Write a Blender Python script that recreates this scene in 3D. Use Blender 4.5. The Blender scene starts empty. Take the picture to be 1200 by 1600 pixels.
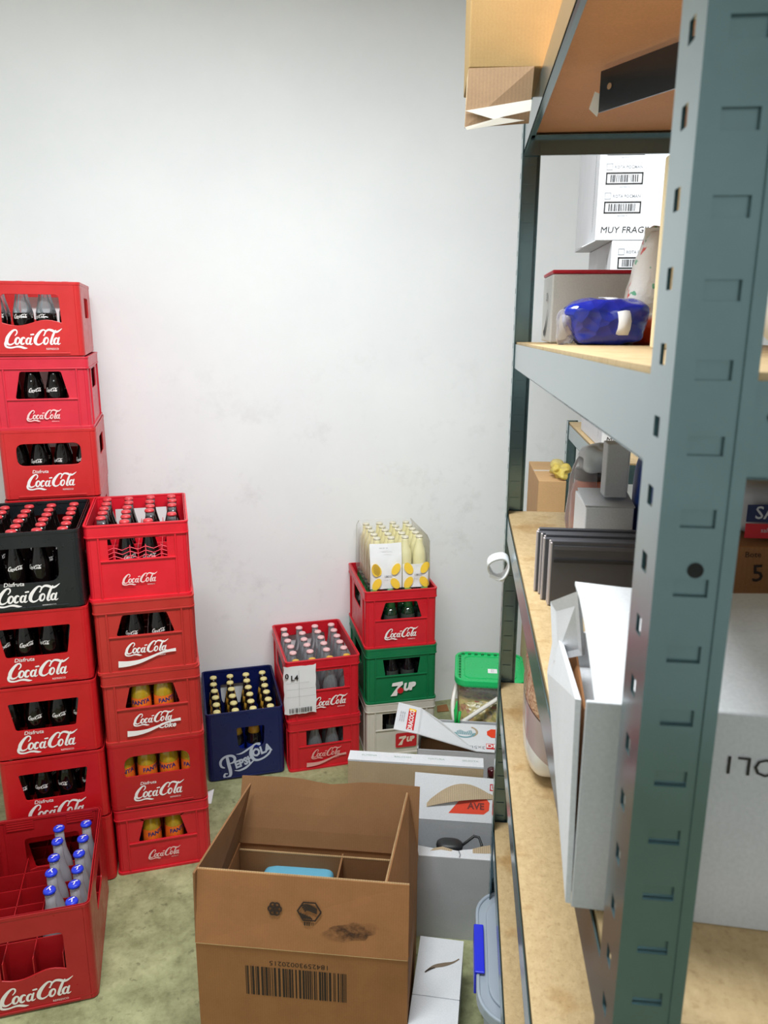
import bpy, bmesh, math, random
from mathutils import Matrix, Vector, noise
from mathutils.geometry import tessellate_polygon

random.seed(7)
PI = math.pi
scene = bpy.context.scene
COL = scene.collection

def S(r, g, b):
    """8-bit sRGB to a linear colour"""
    def c(v):
        v /= 255.0
        return v / 12.92 if v <= 0.04045 else ((v + 0.055) / 1.055) ** 2.4
    return (c(r), c(g), c(b), 1.0)

# ------------------------------------------------------------------ camera
cam_data = bpy.data.cameras.new('camera')
cam_data.sensor_fit = 'VERTICAL'
cam_data.sensor_height = 36.0
cam_data.lens = 1212.0 / 1600.0 * 36.0
cam_data.clip_start = 0.02
cam_data.dof.use_dof = True
cam_data.dof.focus_distance = 2.6
cam_data.dof.aperture_fstop = 15.0
cam = bpy.data.objects.new('camera', cam_data)
COL.objects.link(cam)
cam.matrix_world = (Matrix.Translation((0, 0, 1.775)) @ Matrix.Rotation(-math.radians(15.61), 4, 'Z')
                    @ Matrix.Rotation(PI / 2 - math.radians(14.0), 4, 'X') @ Matrix.Rotation(math.radians(0.29), 4, 'Z'))
scene.camera = cam

# ------------------------------------------------------------------ world, lamps, exposure
world = bpy.data.worlds.new('world')
scene.world = world
world.use_nodes = True
world.node_tree.nodes['Background'].inputs[0].default_value = (0.9, 0.95, 1.0, 1)
world.node_tree.nodes['Background'].inputs[1].default_value = 0.3

def area(name, loc, sx, sy, power, col=(0.93, 0.98, 1.0), rot=(0, 0, 0)):
    l = bpy.data.lights.new(name, 'AREA')
    l.shape = 'RECTANGLE'; l.size = sx; l.size_y = sy; l.energy = power; l.color = col
    o = bpy.data.objects.new(name, l)
    COL.objects.link(o)
    o.location = loc; o.rotation_euler = rot
    return o
area('ceiling_tube_and_fill', (0.28, 1.15, 3.06), 1.6, 0.4, 100)
area('ceiling_tube_and_fill', (-0.8, -1.4, 3.06), 1.6, 0.4, 22)  # added fill behind the camera, not a known fixture

vs = scene.view_settings
vs.view_transform = 'Standard'
vs.look = 'None'
vs.exposure = 0.0
vs.gamma = 1.0
vs.use_curve_mapping = False

# ------------------------------------------------------------------ materials
MATS = {}
def _mat(name):
    m = bpy.data.materials.new(name)
    m.use_nodes = True
    nt = m.node_tree
    b = nt.nodes['Principled BSDF']
    return m, nt, b

def coords(nt, kind='Object', scale=(1, 1, 1)):
    tc = nt.nodes.new('ShaderNodeTexCoord')
    mp = nt.nodes.new('ShaderNodeMapping')
    mp.inputs['Scale'].default_value = scale
    nt.links.new(tc.outputs[kind], mp.inputs[0])
    return mp.outputs[0]

def noise_ramp(nt, vec, scale, detail, lo, hi, c0, c1, rough=0.6):
    n = nt.nodes.new('ShaderNodeTexNoise')
    n.inputs['Scale'].default_value = scale
    n.inputs['Detail'].default_value = detail
    n.inputs['Roughness'].default_value = rough
    nt.links.new(vec, n.inputs['Vector'])
    r = nt.nodes.new('ShaderNodeValToRGB')
    r.color_ramp.elements[0].position = lo; r.color_ramp.elements[0].color = c0
    r.color_ramp.elements[1].position = hi; r.color_ramp.elements[1].color = c1
    nt.links.new(n.outputs['Fac'], r.inputs[0])
    return r.outputs[0], n.outputs['Fac']

def mixc(nt, fac, a, b, mode='MIX'):
    m = nt.nodes.new('ShaderNodeMix')
    m.data_type = 'RGBA'; m.blend_type = mode
    if isinstance(fac, (int, float)): m.inputs[0].default_value = fac
    else: nt.links.new(fac, m.inputs[0])
    for k, v in ((6, a), (7, b)):
        if isinstance(v, tuple): m.inputs[k].default_value = v
        else: nt.links.new(v, m.inputs[k])
    return m.outputs[2]

def bump(nt, b, height, strength=0.1, dist=0.01):
    n = nt.nodes.new('ShaderNodeBump')
    n.inputs['Strength'].default_value = strength
    n.inputs['Distance'].default_value = dist
    nt.links.new(height, n.inputs['Height'])
    nt.links.new(n.outputs[0], b.inputs['Normal'])

def plain(name, col, rough=0.5, metal=0.0, coat=0.0, spec=0.5):
    if name in MATS: return MATS[name]
    m, nt, b = _mat(name)
    b.inputs['Base Color'].default_value = col
    b.inputs['Roughness'].default_value = rough
    b.inputs['Metallic'].default_value = metal
    b.inputs['Coat Weight'].default_value = coat
    b.inputs['Specular IOR Level'].default_value = spec
    MATS[name] = m
    return m

def plastic(name, col, rough=0.34, dirt=0.12, spec=0.5):
    """moulded crate plastic with faint scuffs"""
    if name in MATS: return MATS[name]
    m, nt, b = _mat(name)
    v = coords(nt)
    dk = tuple(c * 0.72 for c in col[:3]) + (1,)
    lt = tuple(min(1, c * 1.06 + 0.012) for c in col[:3]) + (1,)
    c, f = noise_ramp(nt, v, 9, 5, 0.25, 0.62, dk, lt)
    nt.links.new(mixc(nt, dirt * 3.0, col, c), b.inputs['Base Color'])
    c2, f2 = noise_ramp(nt, v, 30, 4, 0.3, 0.8, (rough * 0.8,) * 3 + (1,), (rough * 1.35,) * 3 + (1,))
    nt.links.new(c2, b.inputs['Roughness'])
    b.inputs['Specular IOR Level'].default_value = spec
    MATS[name] = m
    return m

def card(name, col, dark=0.85, stripe=0.0, rough=0.75, spec=0.25, ax='X'):
    """paperboard: fibre noise and faint flute lines"""
    if name in MATS: return MATS[name]
    m, nt, b = _mat(name)
    v = coords(nt)
    dk = tuple(c * dark for c in col[:3]) + (1,)
    c, f = noise_ramp(nt, v, 14, 6, 0.3, 0.7, dk, col)
    c2, f2 = noise_ramp(nt, v, 320, 2, 0.3, 0.7, (0.9,) * 3 + (1,), (1,) * 4)
    out = mixc(nt, 1.0, c, c2, 'MULTIPLY')
    if stripe:
        w = nt.nodes.new('ShaderNodeTexWave')
        w.wave_type = 'BANDS'; w.bands_direction = ax
        w.inputs['Scale'].default_value = 55
        w.inputs['Distortion'].default_value = 0.4
        nt.links.new(v, w.inputs['Vector'])
        r = nt.nodes.new('ShaderNodeValToRGB')
        r.color_ramp.elements[0].color = (1 - stripe,) * 3 + (1,)
        r.color_ramp.elements[1].color = (1, 1, 1, 1)
        nt.links.new(w.outputs['Fac'], r.inputs[0])
        out = mixc(nt, 1.0, out, r.outputs[0], 'MULTIPLY')
    nt.links.new(out, b.inputs['Base Color'])
    b.inputs['Roughness'].default_value = rough
    b.inputs['Specular IOR Level'].default_value = spec
    bump(nt, b, f, 0.12, 0.004)
    MATS[name] = m
    return m

def thin(name, col, opacity=0.15, rough=0.08, tint=None, ior=1.45):
    """thin clear film or glass wall: transparent, with a glossy sheen and a little body colour"""
    if name in MATS: return MATS[name]
    m, nt, b = _mat(name)
    b.inputs['Base Color'].default_value = col
    b.inputs['Roughness'].default_value = rough
    tr = nt.nodes.new('ShaderNodeBsdfTransparent')
    tr.inputs[0].default_value = tint or (1, 1, 1, 1)
    lw = nt.nodes.new('ShaderNodeFresnel')
    lw.inputs[0].default_value = ior
    mx = nt.nodes.new('ShaderNodeMath'); mx.operation = 'MAXIMUM'
    mx.inputs[1].default_value = opacity
    nt.links.new(lw.outputs[0], mx.inputs[0])
    ms = nt.nodes.new('ShaderNodeMixShader')
    nt.links.new(mx.outputs[0], ms.inputs[0])
    nt.links.new(tr.outputs[0], ms.inputs[1])
    nt.links.new(b.outputs[0], ms.inputs[2])
    nt.links.new(ms.outputs[0], nt.nodes['Material Output'].inputs[0])
    MATS[name] = m
    return m

def wall_mat():
    m, nt, b = _mat('white_wall_paint')
    v = coords(nt)
    c1, f1 = noise_ramp(nt, v, 1.6, 5, 0.3, 0.7, S(238, 239, 241), S(246, 247, 248))
    # rubbed grey scuffs, mostly where crates were shoved against the wall
    c2, f2 = noise_ramp(nt, v, 5.5, 9, 0.55, 0.72, (1, 1, 1, 1), (0.84, 0.83, 0.83, 1), 0.72)
    c3, f3 = noise_ramp(nt, v, 26, 8, 0.66, 0.74, (1, 1, 1, 1), (0.72, 0.71, 0.71, 1), 0.7)
    sep = nt.nodes.new('ShaderNodeSeparateXYZ'); nt.links.new(v, sep.inputs[0])
    mr = nt.nodes.new('ShaderNodeMapRange')
    mr.inputs[1].default_value = 2.0; mr.inputs[2].default_value = 1.0
    nt.links.new(sep.outputs[2], mr.inputs[0])
    o = mixc(nt, 0.8, c1, mixc(nt, mr.outputs[0], (1, 1, 1, 1), c2), 'MULTIPLY')
    o = mixc(nt, 0.55, o, mixc(nt, mr.outputs[0], (1, 1, 1, 1), c3), 'MULTIPLY')
    nt.links.new(o, b.inputs['Base Color'])
    b.inputs['Roughness'].default_value = 0.6
    b.inputs['Specular IOR Level'].default_value = 0.25
    cb, fb = noise_ramp(nt, v, 90, 6, 0.2, 0.8, (0,) * 4, (1,) * 4)
    bump(nt, b, fb, 0.10, 0.003)
    return m

def floor_mat():
    m, nt, b = _mat('stained_green_concrete')
    v = coords(nt)
    c1, f1 = noise_ramp(nt, v, 7, 9, 0.30, 0.70, S(112, 116, 78), S(188, 191, 146), 0.72)
    c2, f2 = noise_ramp(nt, v, 34, 7, 0.5, 0.72, (1, 1, 1, 1), (0.5, 0.5, 0.46, 1), 0.7)
    c3, f3 = noise_ramp(nt, v, 24, 6, 0.62, 0.69, (1, 1, 1, 1), (0.42, 0.42, 0.4, 1), 0.6)
    o = mixc(nt, 0.65, c1, c2, 'MULTIPLY')
    o = mixc(nt, 0.75, o, c3, 'MULTIPLY')
    nt.links.new(o, b.inputs['Base Color'])
    b.inputs['Roughness'].default_value = 0.55
    bump(nt, b, f2, 0.12, 0.003)
    return m

def board_mat():
    m, nt, b = _mat('particle_board')
    v = coords(nt)
    c1, f1 = noise_ramp(nt, coords(nt, 'Object', (70, 48, 60)), 1.0, 7, 0.28, 0.72, S(176, 148, 106), S(206, 180, 136), 0.75)
    c2, f2 = noise_ramp(nt, v, 150, 3, 0.55, 0.75, (1, 1, 1, 1), (0.72, 0.66, 0.56, 1))
    c3, f3 = noise_ramp(nt, v, 6.5, 4, 0.56, 0.66, (1, 1, 1, 1), (0.78, 0.66, 0.48, 1), 0.55)
    o = mixc(nt, 0.8, c1, c2, 'MULTIPLY')
    o = mixc(nt, 0.9, o, c3, 'MULTIPLY')
    nt.links.new(o, b.inputs['Base Color'])
    b.inputs['Roughness'].default_value = 0.6
    bump(nt, b, f1, 0.08, 0.002)
    return m

def metal_paint(name, col, rough=0.17, metal=0.0):
    m, nt, b = _mat(name)
    v = coords(nt)
    c, f = noise_ramp(nt, v, 25, 4, 0.3, 0.7, tuple(x * 0.9 for x in col[:3]) + (1,), col)
    nt.links.new(c, b.inputs['Base Color'])
    b.inputs['Roughness'].default_value = rough
    b.inputs['Metallic'].default_value = metal
    b.inputs['Coat Weight'].default_value = 0.5
    b.inputs['Coat Roughness'].default_value = 0.15
    c2, f2 = noise_ramp(nt, v, 60, 3, 0.3, 0.7, (0,) * 4, (1,) * 4)
    bump(nt, b, f2, 0.02, 0.002)
    return m

M_WALL = wall_mat()
M_FLOOR = floor_mat()
M_BOARD = board_mat()
M_BOARD_BRIGHT = card('orange_board_brightened', S(236, 178, 136), .93)  # top shelf board: colour brightened and warmed to offset its under-lit underside
M_STEEL = metal_paint('grey_green_shelf_paint', S(108, 134, 139), 0.22, 0.74)
M_STEEL_D = metal_paint('dark_shelf_paint', S(58, 64, 72), 0.3)
M_CEIL = plain('ceiling_white', S(236, 238, 240), 0.8)
RED_A1 = plastic('red_plastic_orange_tone', S(206, 38, 40))
RED_A2 = plastic('red_plastic_pink_tone', S(216, 40, 62))
RED_B = plastic('red_plastic_deep', S(200, 18, 28))
RED_C1 = plastic('red_plastic_bright', S(222, 24, 44))
RED_C2 = plastic('red_plastic_faded', S(190, 44, 40))
RED_C4 = plastic('red_plastic_dark', S(186, 22, 30))
RED_F = plastic('red_plastic_worn', S(178, 22, 30))
RED_E = plastic('red_plastic_cherry', S(212, 26, 42))
M_BLACK = plastic('black_plastic', S(24, 27, 31), 0.3)
M_NAVY = plastic('navy_plastic', S(10, 24, 86), 0.32)
M_GREEN = plastic('green_plastic', S(10, 118, 70), 0.35)
M_WHITEP = plastic('off_white_plastic', S(214, 208, 196), 0.4)
M_LIDG = plastic('lid_green_plastic', S(16, 190, 104), 0.3, 0.05)
M_PRINT_W = plain('white_print', S(246, 240, 238), 0.5)
M_PRINT_F = plain('faded_white_print', S(232, 170, 165), 0.55)
M_PRINT_T = plain('thin_white_print', S(240, 205, 203), 0.55)
M_INK = plain('black_ink', S(28, 26, 26), 0.6)
M_INKB = plain('brown_black_ink', S(44, 28, 20), 0.7)
M_INKG = plain('grey_ink', S(140, 142, 148), 0.7)
M_KRAFT = card('kraft_board_brown', S(170, 118, 76), 0.86, 0.05)
M_KRAFT_IN = card('kraft_board_inner', S(150, 108, 72), 0.88, 0.05)
M_TAN = card('tan_board', S(206, 182, 146), 0.9, 0.09)
M_TANY = card('yellow_tan_board', S(160, 132, 86), 0.9, 0.03)
M_EDGE = card('board_cut_edge', S(196, 160, 116), 0.7, 0.25)
M_WHITEB = card('white_board', S(228, 230, 234), 0.95, 0.0, 0.6)
M_GREY_SHADE = card('grey_and_shaded_white_board', S(206, 208, 212), 0.93, 0.0, 0.6)  # shade of white cartons' upright faces put into the colour; also plain grey boards
M_CREAM = card('cream_board', S(238, 218, 176), 0.95)
M_CORR = card('torn_corrugated_board', S(206, 184, 152), 0.85, 0.3)
M_TAPE = plain('clear_brown_tape', S(206, 190, 170), 0.25)
M_PAPER = plain('white_paper', S(240, 240, 242), 0.6)
M_ORANGE = plain('orange_red_print', S(232, 66, 30), 0.5)
M_REDP = plain('red_print', S(206, 34, 44), 0.5)
M_YELP = plain('yellow_print', S(255, 212, 56), 0.5)
M_TEALP = plain('teal_print', S(118, 160, 168), 0.6)
M_COLA = plain('dark_cola_glass', S(15, 9, 9), 0.05, 0, 0.1, 0.5)
M_BROWNG = plain('dark_brown_glass', S(16, 14, 20), 0.06, 0, 0.1, 0.5)
M_GREENG = plain('dark_green_glass', S(14, 44, 26), 0.06, 0, 0.6, 0.6)
M_GREENL = plain('green_glass_neck', S(44, 130, 70), 0.08, 0, 0.6, 0.6)
M_JUICE = plain('orange_drink', S(176, 142, 34), 0.1, 0, 0.5, 0.5)
M_LEMON = plain('lemon_drink_glass', S(234, 226, 176), 0.12, 0, 0.5, 0.5)
M_WINE = plain('dark_red_glass', S(70, 12, 26), 0.12, 0, 0.5, 0.5)
M_GLASS = thin('clear_glass', S(225, 232, 236), 0.16, 0.05, (0.93, 0.95, 0.96, 1))
M_FROST = thin('scuffed_clear_glass', S(226, 226, 236), 0.38, 0.15, (0.95, 0.95, 0.97, 1))
M_FILM = thin('clear_shrink_film', S(250, 250, 250), 0.03, 0.06, None, 1.12)
M_BAGT = thin('clear_plastic_bag', S(236, 228, 224), 0.24, 0.2)
M_TUB = thin('translucent_tub', S(206, 214, 220), 0.5, 0.2, (0.9, 0.93, 0.95, 1))
M_TUBC = thin('clear_tub_wall', S(220, 222, 220), 0.10, 0.12, (0.98, 0.98, 0.97, 1), 1.15)
M_CAPR = plain('red_cap', S(206, 60, 66), 0.35)
M_CAPP = plain('pink_white_cap', S(236, 190, 190), 0.35)
M_CAPC = plain('cream_cap', S(232, 220, 150), 0.35)
M_CAPY = plain('yellow_cap', S(224, 176, 60), 0.35)
M_CAPB = plain('blue_cap', S(40, 62, 214), 0.3)
M_LABO = plain('orange_label', S(238, 112, 30), 0.5)
M_LABB = plain('blue_label', S(20, 44, 150), 0.4)
M_BLUEB = plain('blue_plastic_film', S(22, 46, 168), 0.2, 0, 0.5)
M_BLUES = plain('blue_sack', S(24, 70, 160), 0.4)
M_CLIP = plain('royal_blue_clip', S(26, 40, 216), 0.35)
M_HANDLE = plain('white_handle', S(236, 232, 224), 0.4)
M_DARK = plain('dark_grey_board', S(82, 82, 88), 0.5)
M_LAYER = plain('grey_layer_edge', S(198, 188, 188), 0.7)
M_BLK = plain('black_rubber', S(34, 36, 38), 0.45)
M_GREENT = plain('green_tag', S(20, 180, 80), 0.4)

def voro(name, scale, cols, rough=0.5, kind='Object'):
    m, nt, b = _mat(name)
    v = coords(nt, kind)
    t = nt.nodes.new('ShaderNodeTexVoronoi'); t.inputs['Scale'].default_value = scale
    nt.links.new(v, t.inputs['Vector'])
    sp = nt.nodes.new('ShaderNodeSeparateColor'); nt.links.new(t.outputs['Color'], sp.inputs[0])
    r = nt.nodes.new('ShaderNodeValToRGB')
    e = r.color_ramp.elements
    e[0].color = cols[0]; e[1].color = cols[-1]
    for k, c in enumerate(cols[1:-1]):
        n = e.new((k + 1) / (len(cols) - 1)); n.color = c
    nt.links.new(sp.outputs[0], r.inputs[0])
    nt.links.new(r.outputs[0], b.inputs['Base Color'])
    b.inputs['Roughness'].default_value = rough
    bump(nt, b, t.outputs['Distance'], 0.4, 0.004)
    return m
M_GRAIN = voro('brown_grain', 230, (S(150, 104, 78), S(198, 156, 124), S(222, 190, 158)))
M_OLIVE = voro('mixed_olives', 62, (S(96, 90, 36), S(168, 154, 74), S(190, 172, 96), S(150, 56, 42)), 0.25)

# ------------------------------------------------------------------ mesh helpers
class MB:
    def __init__(self):
        self.v = []; self.f = []; self.m = []; self.k = 0
    def add(self, vs_, fs, mi=0):
        o = len(self.v)
        self.v += [tuple(p) for p in vs_]
        self.f += [tuple(i + o for i in q) for q in fs]
        self.m += [mi] * len(fs)
        return self
    def box(self, x0, x1, y0, y1, z0, z1, mi=0):
        return self.add([(x0, y0, z0), (x1, y0, z0), (x1, y1, z0), (x0, y1, z0), (x0, y0, z1), (x1, y0, z1), (x1, y1, z1), (x0, y1, z1)],
                        [(3, 2, 1, 0), (4, 5, 6, 7), (0, 1, 5, 4), (1, 2, 6, 5), (2, 3, 7, 6), (3, 0, 4, 7)], mi)
    def hexa(self, p, mi=0):
        """eight corners: four of one face, then the four opposite"""
        return self.add(p, [(3, 2, 1, 0), (4, 5, 6, 7), (0, 1, 5, 4), (1, 2, 6, 5), (2, 3, 7, 6), (3, 0, 4, 7)], mi)
    def panel(self, quad, th, mi=0):
        """flat quad given a thickness along its normal"""
        q = [Vector(p) for p in quad]
        n = (q[1] - q[0]).cross(q[3] - q[0]).normalized() * th
        return self.hexa(q + [p + n for p in q], mi)
    def plate(self, outer, holes, org, ux, uz, th, mi=0):
        """2-D outline with holes, thickness th along ux x uz"""
        org, ux, uz = Vector(org), Vector(ux), Vector(uz)
        n = ux.cross(uz) * th
        loops = [outer] + list(holes)
        flat = [p for l in loops for p in l]
        tri = tessellate_polygon([[Vector((p[0], p[1], 0)) for p in l] for l in loops])
        P = [org + ux * p[0] + uz * p[1] for p in flat]
        k = len(P)
        fs = [tuple(t) for t in tri] + [tuple(i + k for i in reversed(t)) for t in tri]
        s = 0
        for l in loops:
            for i in range(len(l)):
                a, b = s + i, s + (i + 1) % len(l)
                fs.append((a, b, b + k, a + k))
            s += len(l)
        return self.add(P + [p + n for p in P], fs, mi)
    def ring(self, w, d, r, t, z0, z1, mi=0, seg=5):
        """upright band round a rounded rectangle"""
        o = rrect(w, d, r, seg); i = rrect(w - 2 * t, d - 2 * t, max(r - t, 0.001), seg)
        n = len(o)
        vs_ = [(x, y, z0) for x, y in o] + [(x, y, z1) for x, y in o] + [(x, y, z1) for x, y in i] + [(x, y, z0) for x, y in i]
        fs = []
        for a in range(n):
            b = (a + 1) % n
            for k in range(4):
                q, s = k * n, ((k + 1) % 4) * n
                fs.append((q + a, q + b, s + b, s + a))
        return self.add(vs_, fs, mi)
    def slab(self, pts, z0, z1, mi=0):
        n = len(pts)
        return self.add([(x, y, z0) for x, y in pts] + [(x, y, z1) for x, y in pts],
                        [tuple(range(n - 1, -1, -1)), tuple(range(n, 2 * n))] + [(a, (a + 1) % n, n + (a + 1) % n, n + a) for a in range(n)], mi)
    def loft(self, loops, mi=0, cap=True):
        n = len(loops[0]); vs_ = [p for l in loops for p in l]; fs = []
        for k in range(len(loops) - 1):
            for a in range(n):
                b = (a + 1) % n
                fs.append((k * n + a, k * n + b, (k + 1) * n + b, (k + 1) * n + a))
        if cap:
            fs.append(tuple(range(n - 1, -1, -1))); fs.append(tuple((len(loops) - 1) * n + a for a in range(n)))
        return self.add(vs_, fs, mi)
    def lathe(self, prof, seg=12, c=(0, 0, 0), mi=0, cap=True):
        loops = [[(c[0] + r * math.cos(2 * PI * k / seg), c[1] + r * math.sin(2 * PI * k / seg), c[2] + z) for k in range(seg)] for r, z in prof]
        return self.loft(loops, mi, cap)
    def tube(self, pts, r, seg=6, mi=0):
        P = [Vector(p) for p in pts]; loops = []
        for i, p in enumerate(P):
            t = (P[min(i + 1, len(P) - 1)] - P[max(i - 1, 0)]).normalized()
            u = t.cross(Vector((0, 0, 1)))
            if u.length < 1e-3: u = t.cross(Vector((0, 1, 0)))
            u.normalize(); w = t.cross(u)
            rr = r[i] if isinstance(r, (list, tuple)) else r
            loops.append([tuple(p + (u * math.cos(2 * PI * k / seg) + w * math.sin(2 * PI * k / seg)) * rr) for k in range(seg)])
        return self.loft(loops, mi)
    def blob(self, c, r, e=1.0, amp=0.1, fr=8.0, seed=0, nu=28, nv=16, mi=0, squash=None):
        """soft lumpy body (sack, packet, bag)"""
        def sp(v, k): return math.copysign(abs(v) ** k, v)
        loops = []
        for j in range(1, nv):
            ph = -PI / 2 + PI * j / nv
            row = []
            for i in range(nu):
                th = 2 * PI * i / nu
                d = Vector((sp(math.cos(ph), e) * sp(math.cos(th), e), sp(math.cos(ph), e) * sp(math.sin(th), e), sp(math.sin(ph), e)))
                p = Vector((d.x * r[0], d.y * r[1], d.z * r[2]))
                k = 1 + amp * noise.noise(p * fr + Vector((seed * 3.1, seed, 0)))
                q = p * k
                if squash: q = Vector(squash(q))
                row.append((c[0] + q.x, c[1] + q.y, c[2] + q.z))
            loops.append(row)
        return self.loft(loops, mi)
    def build(self, name, mats, parent=None, smooth=False, bevel=0.0):
        me = bpy.data.meshes.new(name)
        me.from_pydata(self.v, [], self.f)
        bm = bmesh.new(); bm.from_mesh(me)
        bmesh.ops.recalc_face_normals(bm, faces=bm.faces[:])
        bm.to_mesh(me); bm.free()
        if not isinstance(mats, (list, tuple)): mats = [mats]
        for x in mats: me.materials.append(x)
        if len(mats) > 1: me.polygons.foreach_set('material_index', self.m)
        if smooth: me.polygons.foreach_set('use_smooth', [True] * len(me.polygons))
        o = bpy.data.objects.new(name, me)
        COL.objects.link(o)
        if parent: o.parent = parent
        if bevel:
            b = o.modifiers.new('bevel', 'BEVEL'); b.width = bevel; b.segments = 2
            b.limit_method = 'ANGLE'; b.angle_limit = 0.6
        return o

def rrect(w, d, r, seg=5):
    pts = []
    for cx, cy, a0 in ((w / 2 - r, d / 2 - r, 0), (-w / 2 + r, d / 2 - r, PI / 2), (-w / 2 + r, -d / 2 + r, PI), (w / 2 - r, -d / 2 + r, 1.5 * PI)):
        for k in range(seg + 1):
            a = a0 + PI / 2 * k / seg
            pts.append((cx + r * math.cos(a), cy + r * math.sin(a)))
    return pts

def fillet(pts, r, seg=4):
    """round the corners of a 2-D outline"""
    out = []; n = len(pts)
    for i in range(n):
        p = Vector(pts[i]); a = Vector(pts[i - 1]); b = Vector(pts[(i + 1) % n])
        rr = r[i] if isinstance(r, (list, tuple)) else r
        if rr <= 0: out.append((p.x, p.y)); continue
        k = min(rr, (a - p).length * 0.48, (b - p).length * 0.48)
        s, t = p + (a - p).normalized() * k, p + (b - p).normalized() * k
        for j in range(seg + 1):
            u = j / seg
            q = s * (1 - u) ** 2 + p * 2 * u * (1 - u) + t * u * u
            out.append((q.x, q.y))
    return out

def tag(o, label, cat, group=None, kind=None):
    if label: o['label'] = label
    if cat: o['category'] = cat
    if group: o['group'] = group
    if kind: o['kind'] = kind
    return o

def thing(name, label, cat, loc=(0, 0, 0), rotz=0.0, group=None):
    o = bpy.data.objects.new(name, None)
    o.empty_display_size = 0.05
    COL.objects.link(o)
    o.location = loc; o.rotation_euler = (0, 0, rotz)
    return tag(o, label, cat, group)

def struct(name, mb, mat):
    o = mb.build(name, mat)
    o['kind'] = 'structure'
    return o

# flat lettering ------------------------------------------------------------
TXT = {}
def text_mesh(s, bold=0.0, shear=0.0):
    key = (s, bold, shear)
    if key in TXT: return TXT[key]
    c = bpy.data.curves.new('lettering', 'FONT')
    c.body = s; c.size = 1.0; c.resolution_u = 2; c.offset = bold; c.shear = shear
    c.align_x = 'CENTER'; c.align_y = 'CENTER'
    o = bpy.data.objects.new('lettering', c); COL.objects.link(o)
    dg = bpy.context.evaluated_depsgraph_get()
    me = bpy.data.meshes.new_from_object(o.evaluated_get(dg))
    bpy.data.objects.remove(o); bpy.data.curves.remove(c)
    vs_ = [(v.co.x, v.co.y) for v in me.vertices]
    fs = [tuple(p.vertices) for p in me.polygons]
    bpy.data.meshes.remove(me)
    TXT[key] = (vs_, fs)
    return TXT[key]

def text_w(s, bold=0.0, shear=0.0):
    v = text_mesh(s, bold, shear)[0]
    return max(p[0] for p in v) - min(p[0] for p in v)

def put_text(mb, s, cx, cz, h, rot=0.0, bold=0.0, shear=0.0, sx=1.0, mi=0):
    vs_, fs = text_mesh(s, bold, shear)
    ca, sa = math.cos(rot), math.sin(rot)
    mb.add([(cx + (x * sx * ca - y * sa) * h, cz + (x * sx * sa + y * ca) * h, 0) for x, y in vs_], fs, mi)

def catmull(P, n=6):
    out = []
    for i in range(len(P) - 1):
        p0, p1, p2, p3 = P[max(i - 1, 0)], P[i], P[i + 1], P[min(i + 2, len(P) - 1)]
        for k in range(n):
            t = k / n
            out.append(tuple(0.5 * ((2 * b) + (-a + c) * t + (2 * a - 5 * b + 4 * c - d) * t * t + (-a + 3 * b - 3 * c + d) * t ** 3)
                             for a, b, c, d in zip(p0, p1, p2, p3)))
    out.append(tuple(P[-1]))
    return out

def stroke(mb, P, mi=0, n=5, slant=0.0, sc=1.0, ox=0.0, oy=0.0, rot=0.0, cap=True):
    """brush stroke: (x, y, width) control points to a flat ribbon"""
    Q = [(x + slant * y, y, max(w, 0.004)) for x, y, w in (catmull(P, n) if n > 1 else P)]
    L = []; Rr = []
    for i, (x, y, w) in enumerate(Q):
        a, b = Q[max(i - 1, 0)], Q[min(i + 1, len(Q) - 1)]
        dx, dy = b[0] - a[0], b[1] - a[1]
        l = math.hypot(dx, dy) or 1
        nx, ny = -dy / l * w / 2, dx / l * w / 2
        L.append((x + nx, y + ny)); Rr.append((x - nx, y - ny))
    ca, sa = math.cos(rot), math.sin(rot)
    mb.k += 1
    def T(p, dz=0.0): return (ox + (p[0] * ca - p[1] * sa) * sc, oy + (p[0] * sa + p[1] * ca) * sc, mb.k * 4e-5 + dz)
    k = len(L)
    mb.add([T(p) for p in L] + [T(p) for p in Rr], [(i, i + 1, k + i + 1, k + i) for i in range(k - 1)], mi)
    if cap:
        for x, y, w in (Q[0], Q[-1]):
            if w > 0.03:
                mb.add([T((x + w / 2 * math.cos(2 * PI * j / 8), y + w / 2 * math.sin(2 * PI * j / 8)), 2e-5 if x == Q[0][0] else 3e-5) for j in range(8)], [tuple(range(8))], mi)

def ell(cx, cy, rx, ry, a0, a1, w0, w1, n=14):
    out = []
    for k in range(n + 1):
        a = math.radians(a0 + (a1 - a0) * k / n)
        u = (1 - math.cos(a)) / 2
        out.append((cx + rx * math.cos(a), cy + ry * math.sin(a), w1 + (w0 - w1) * u))
    return out

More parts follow.
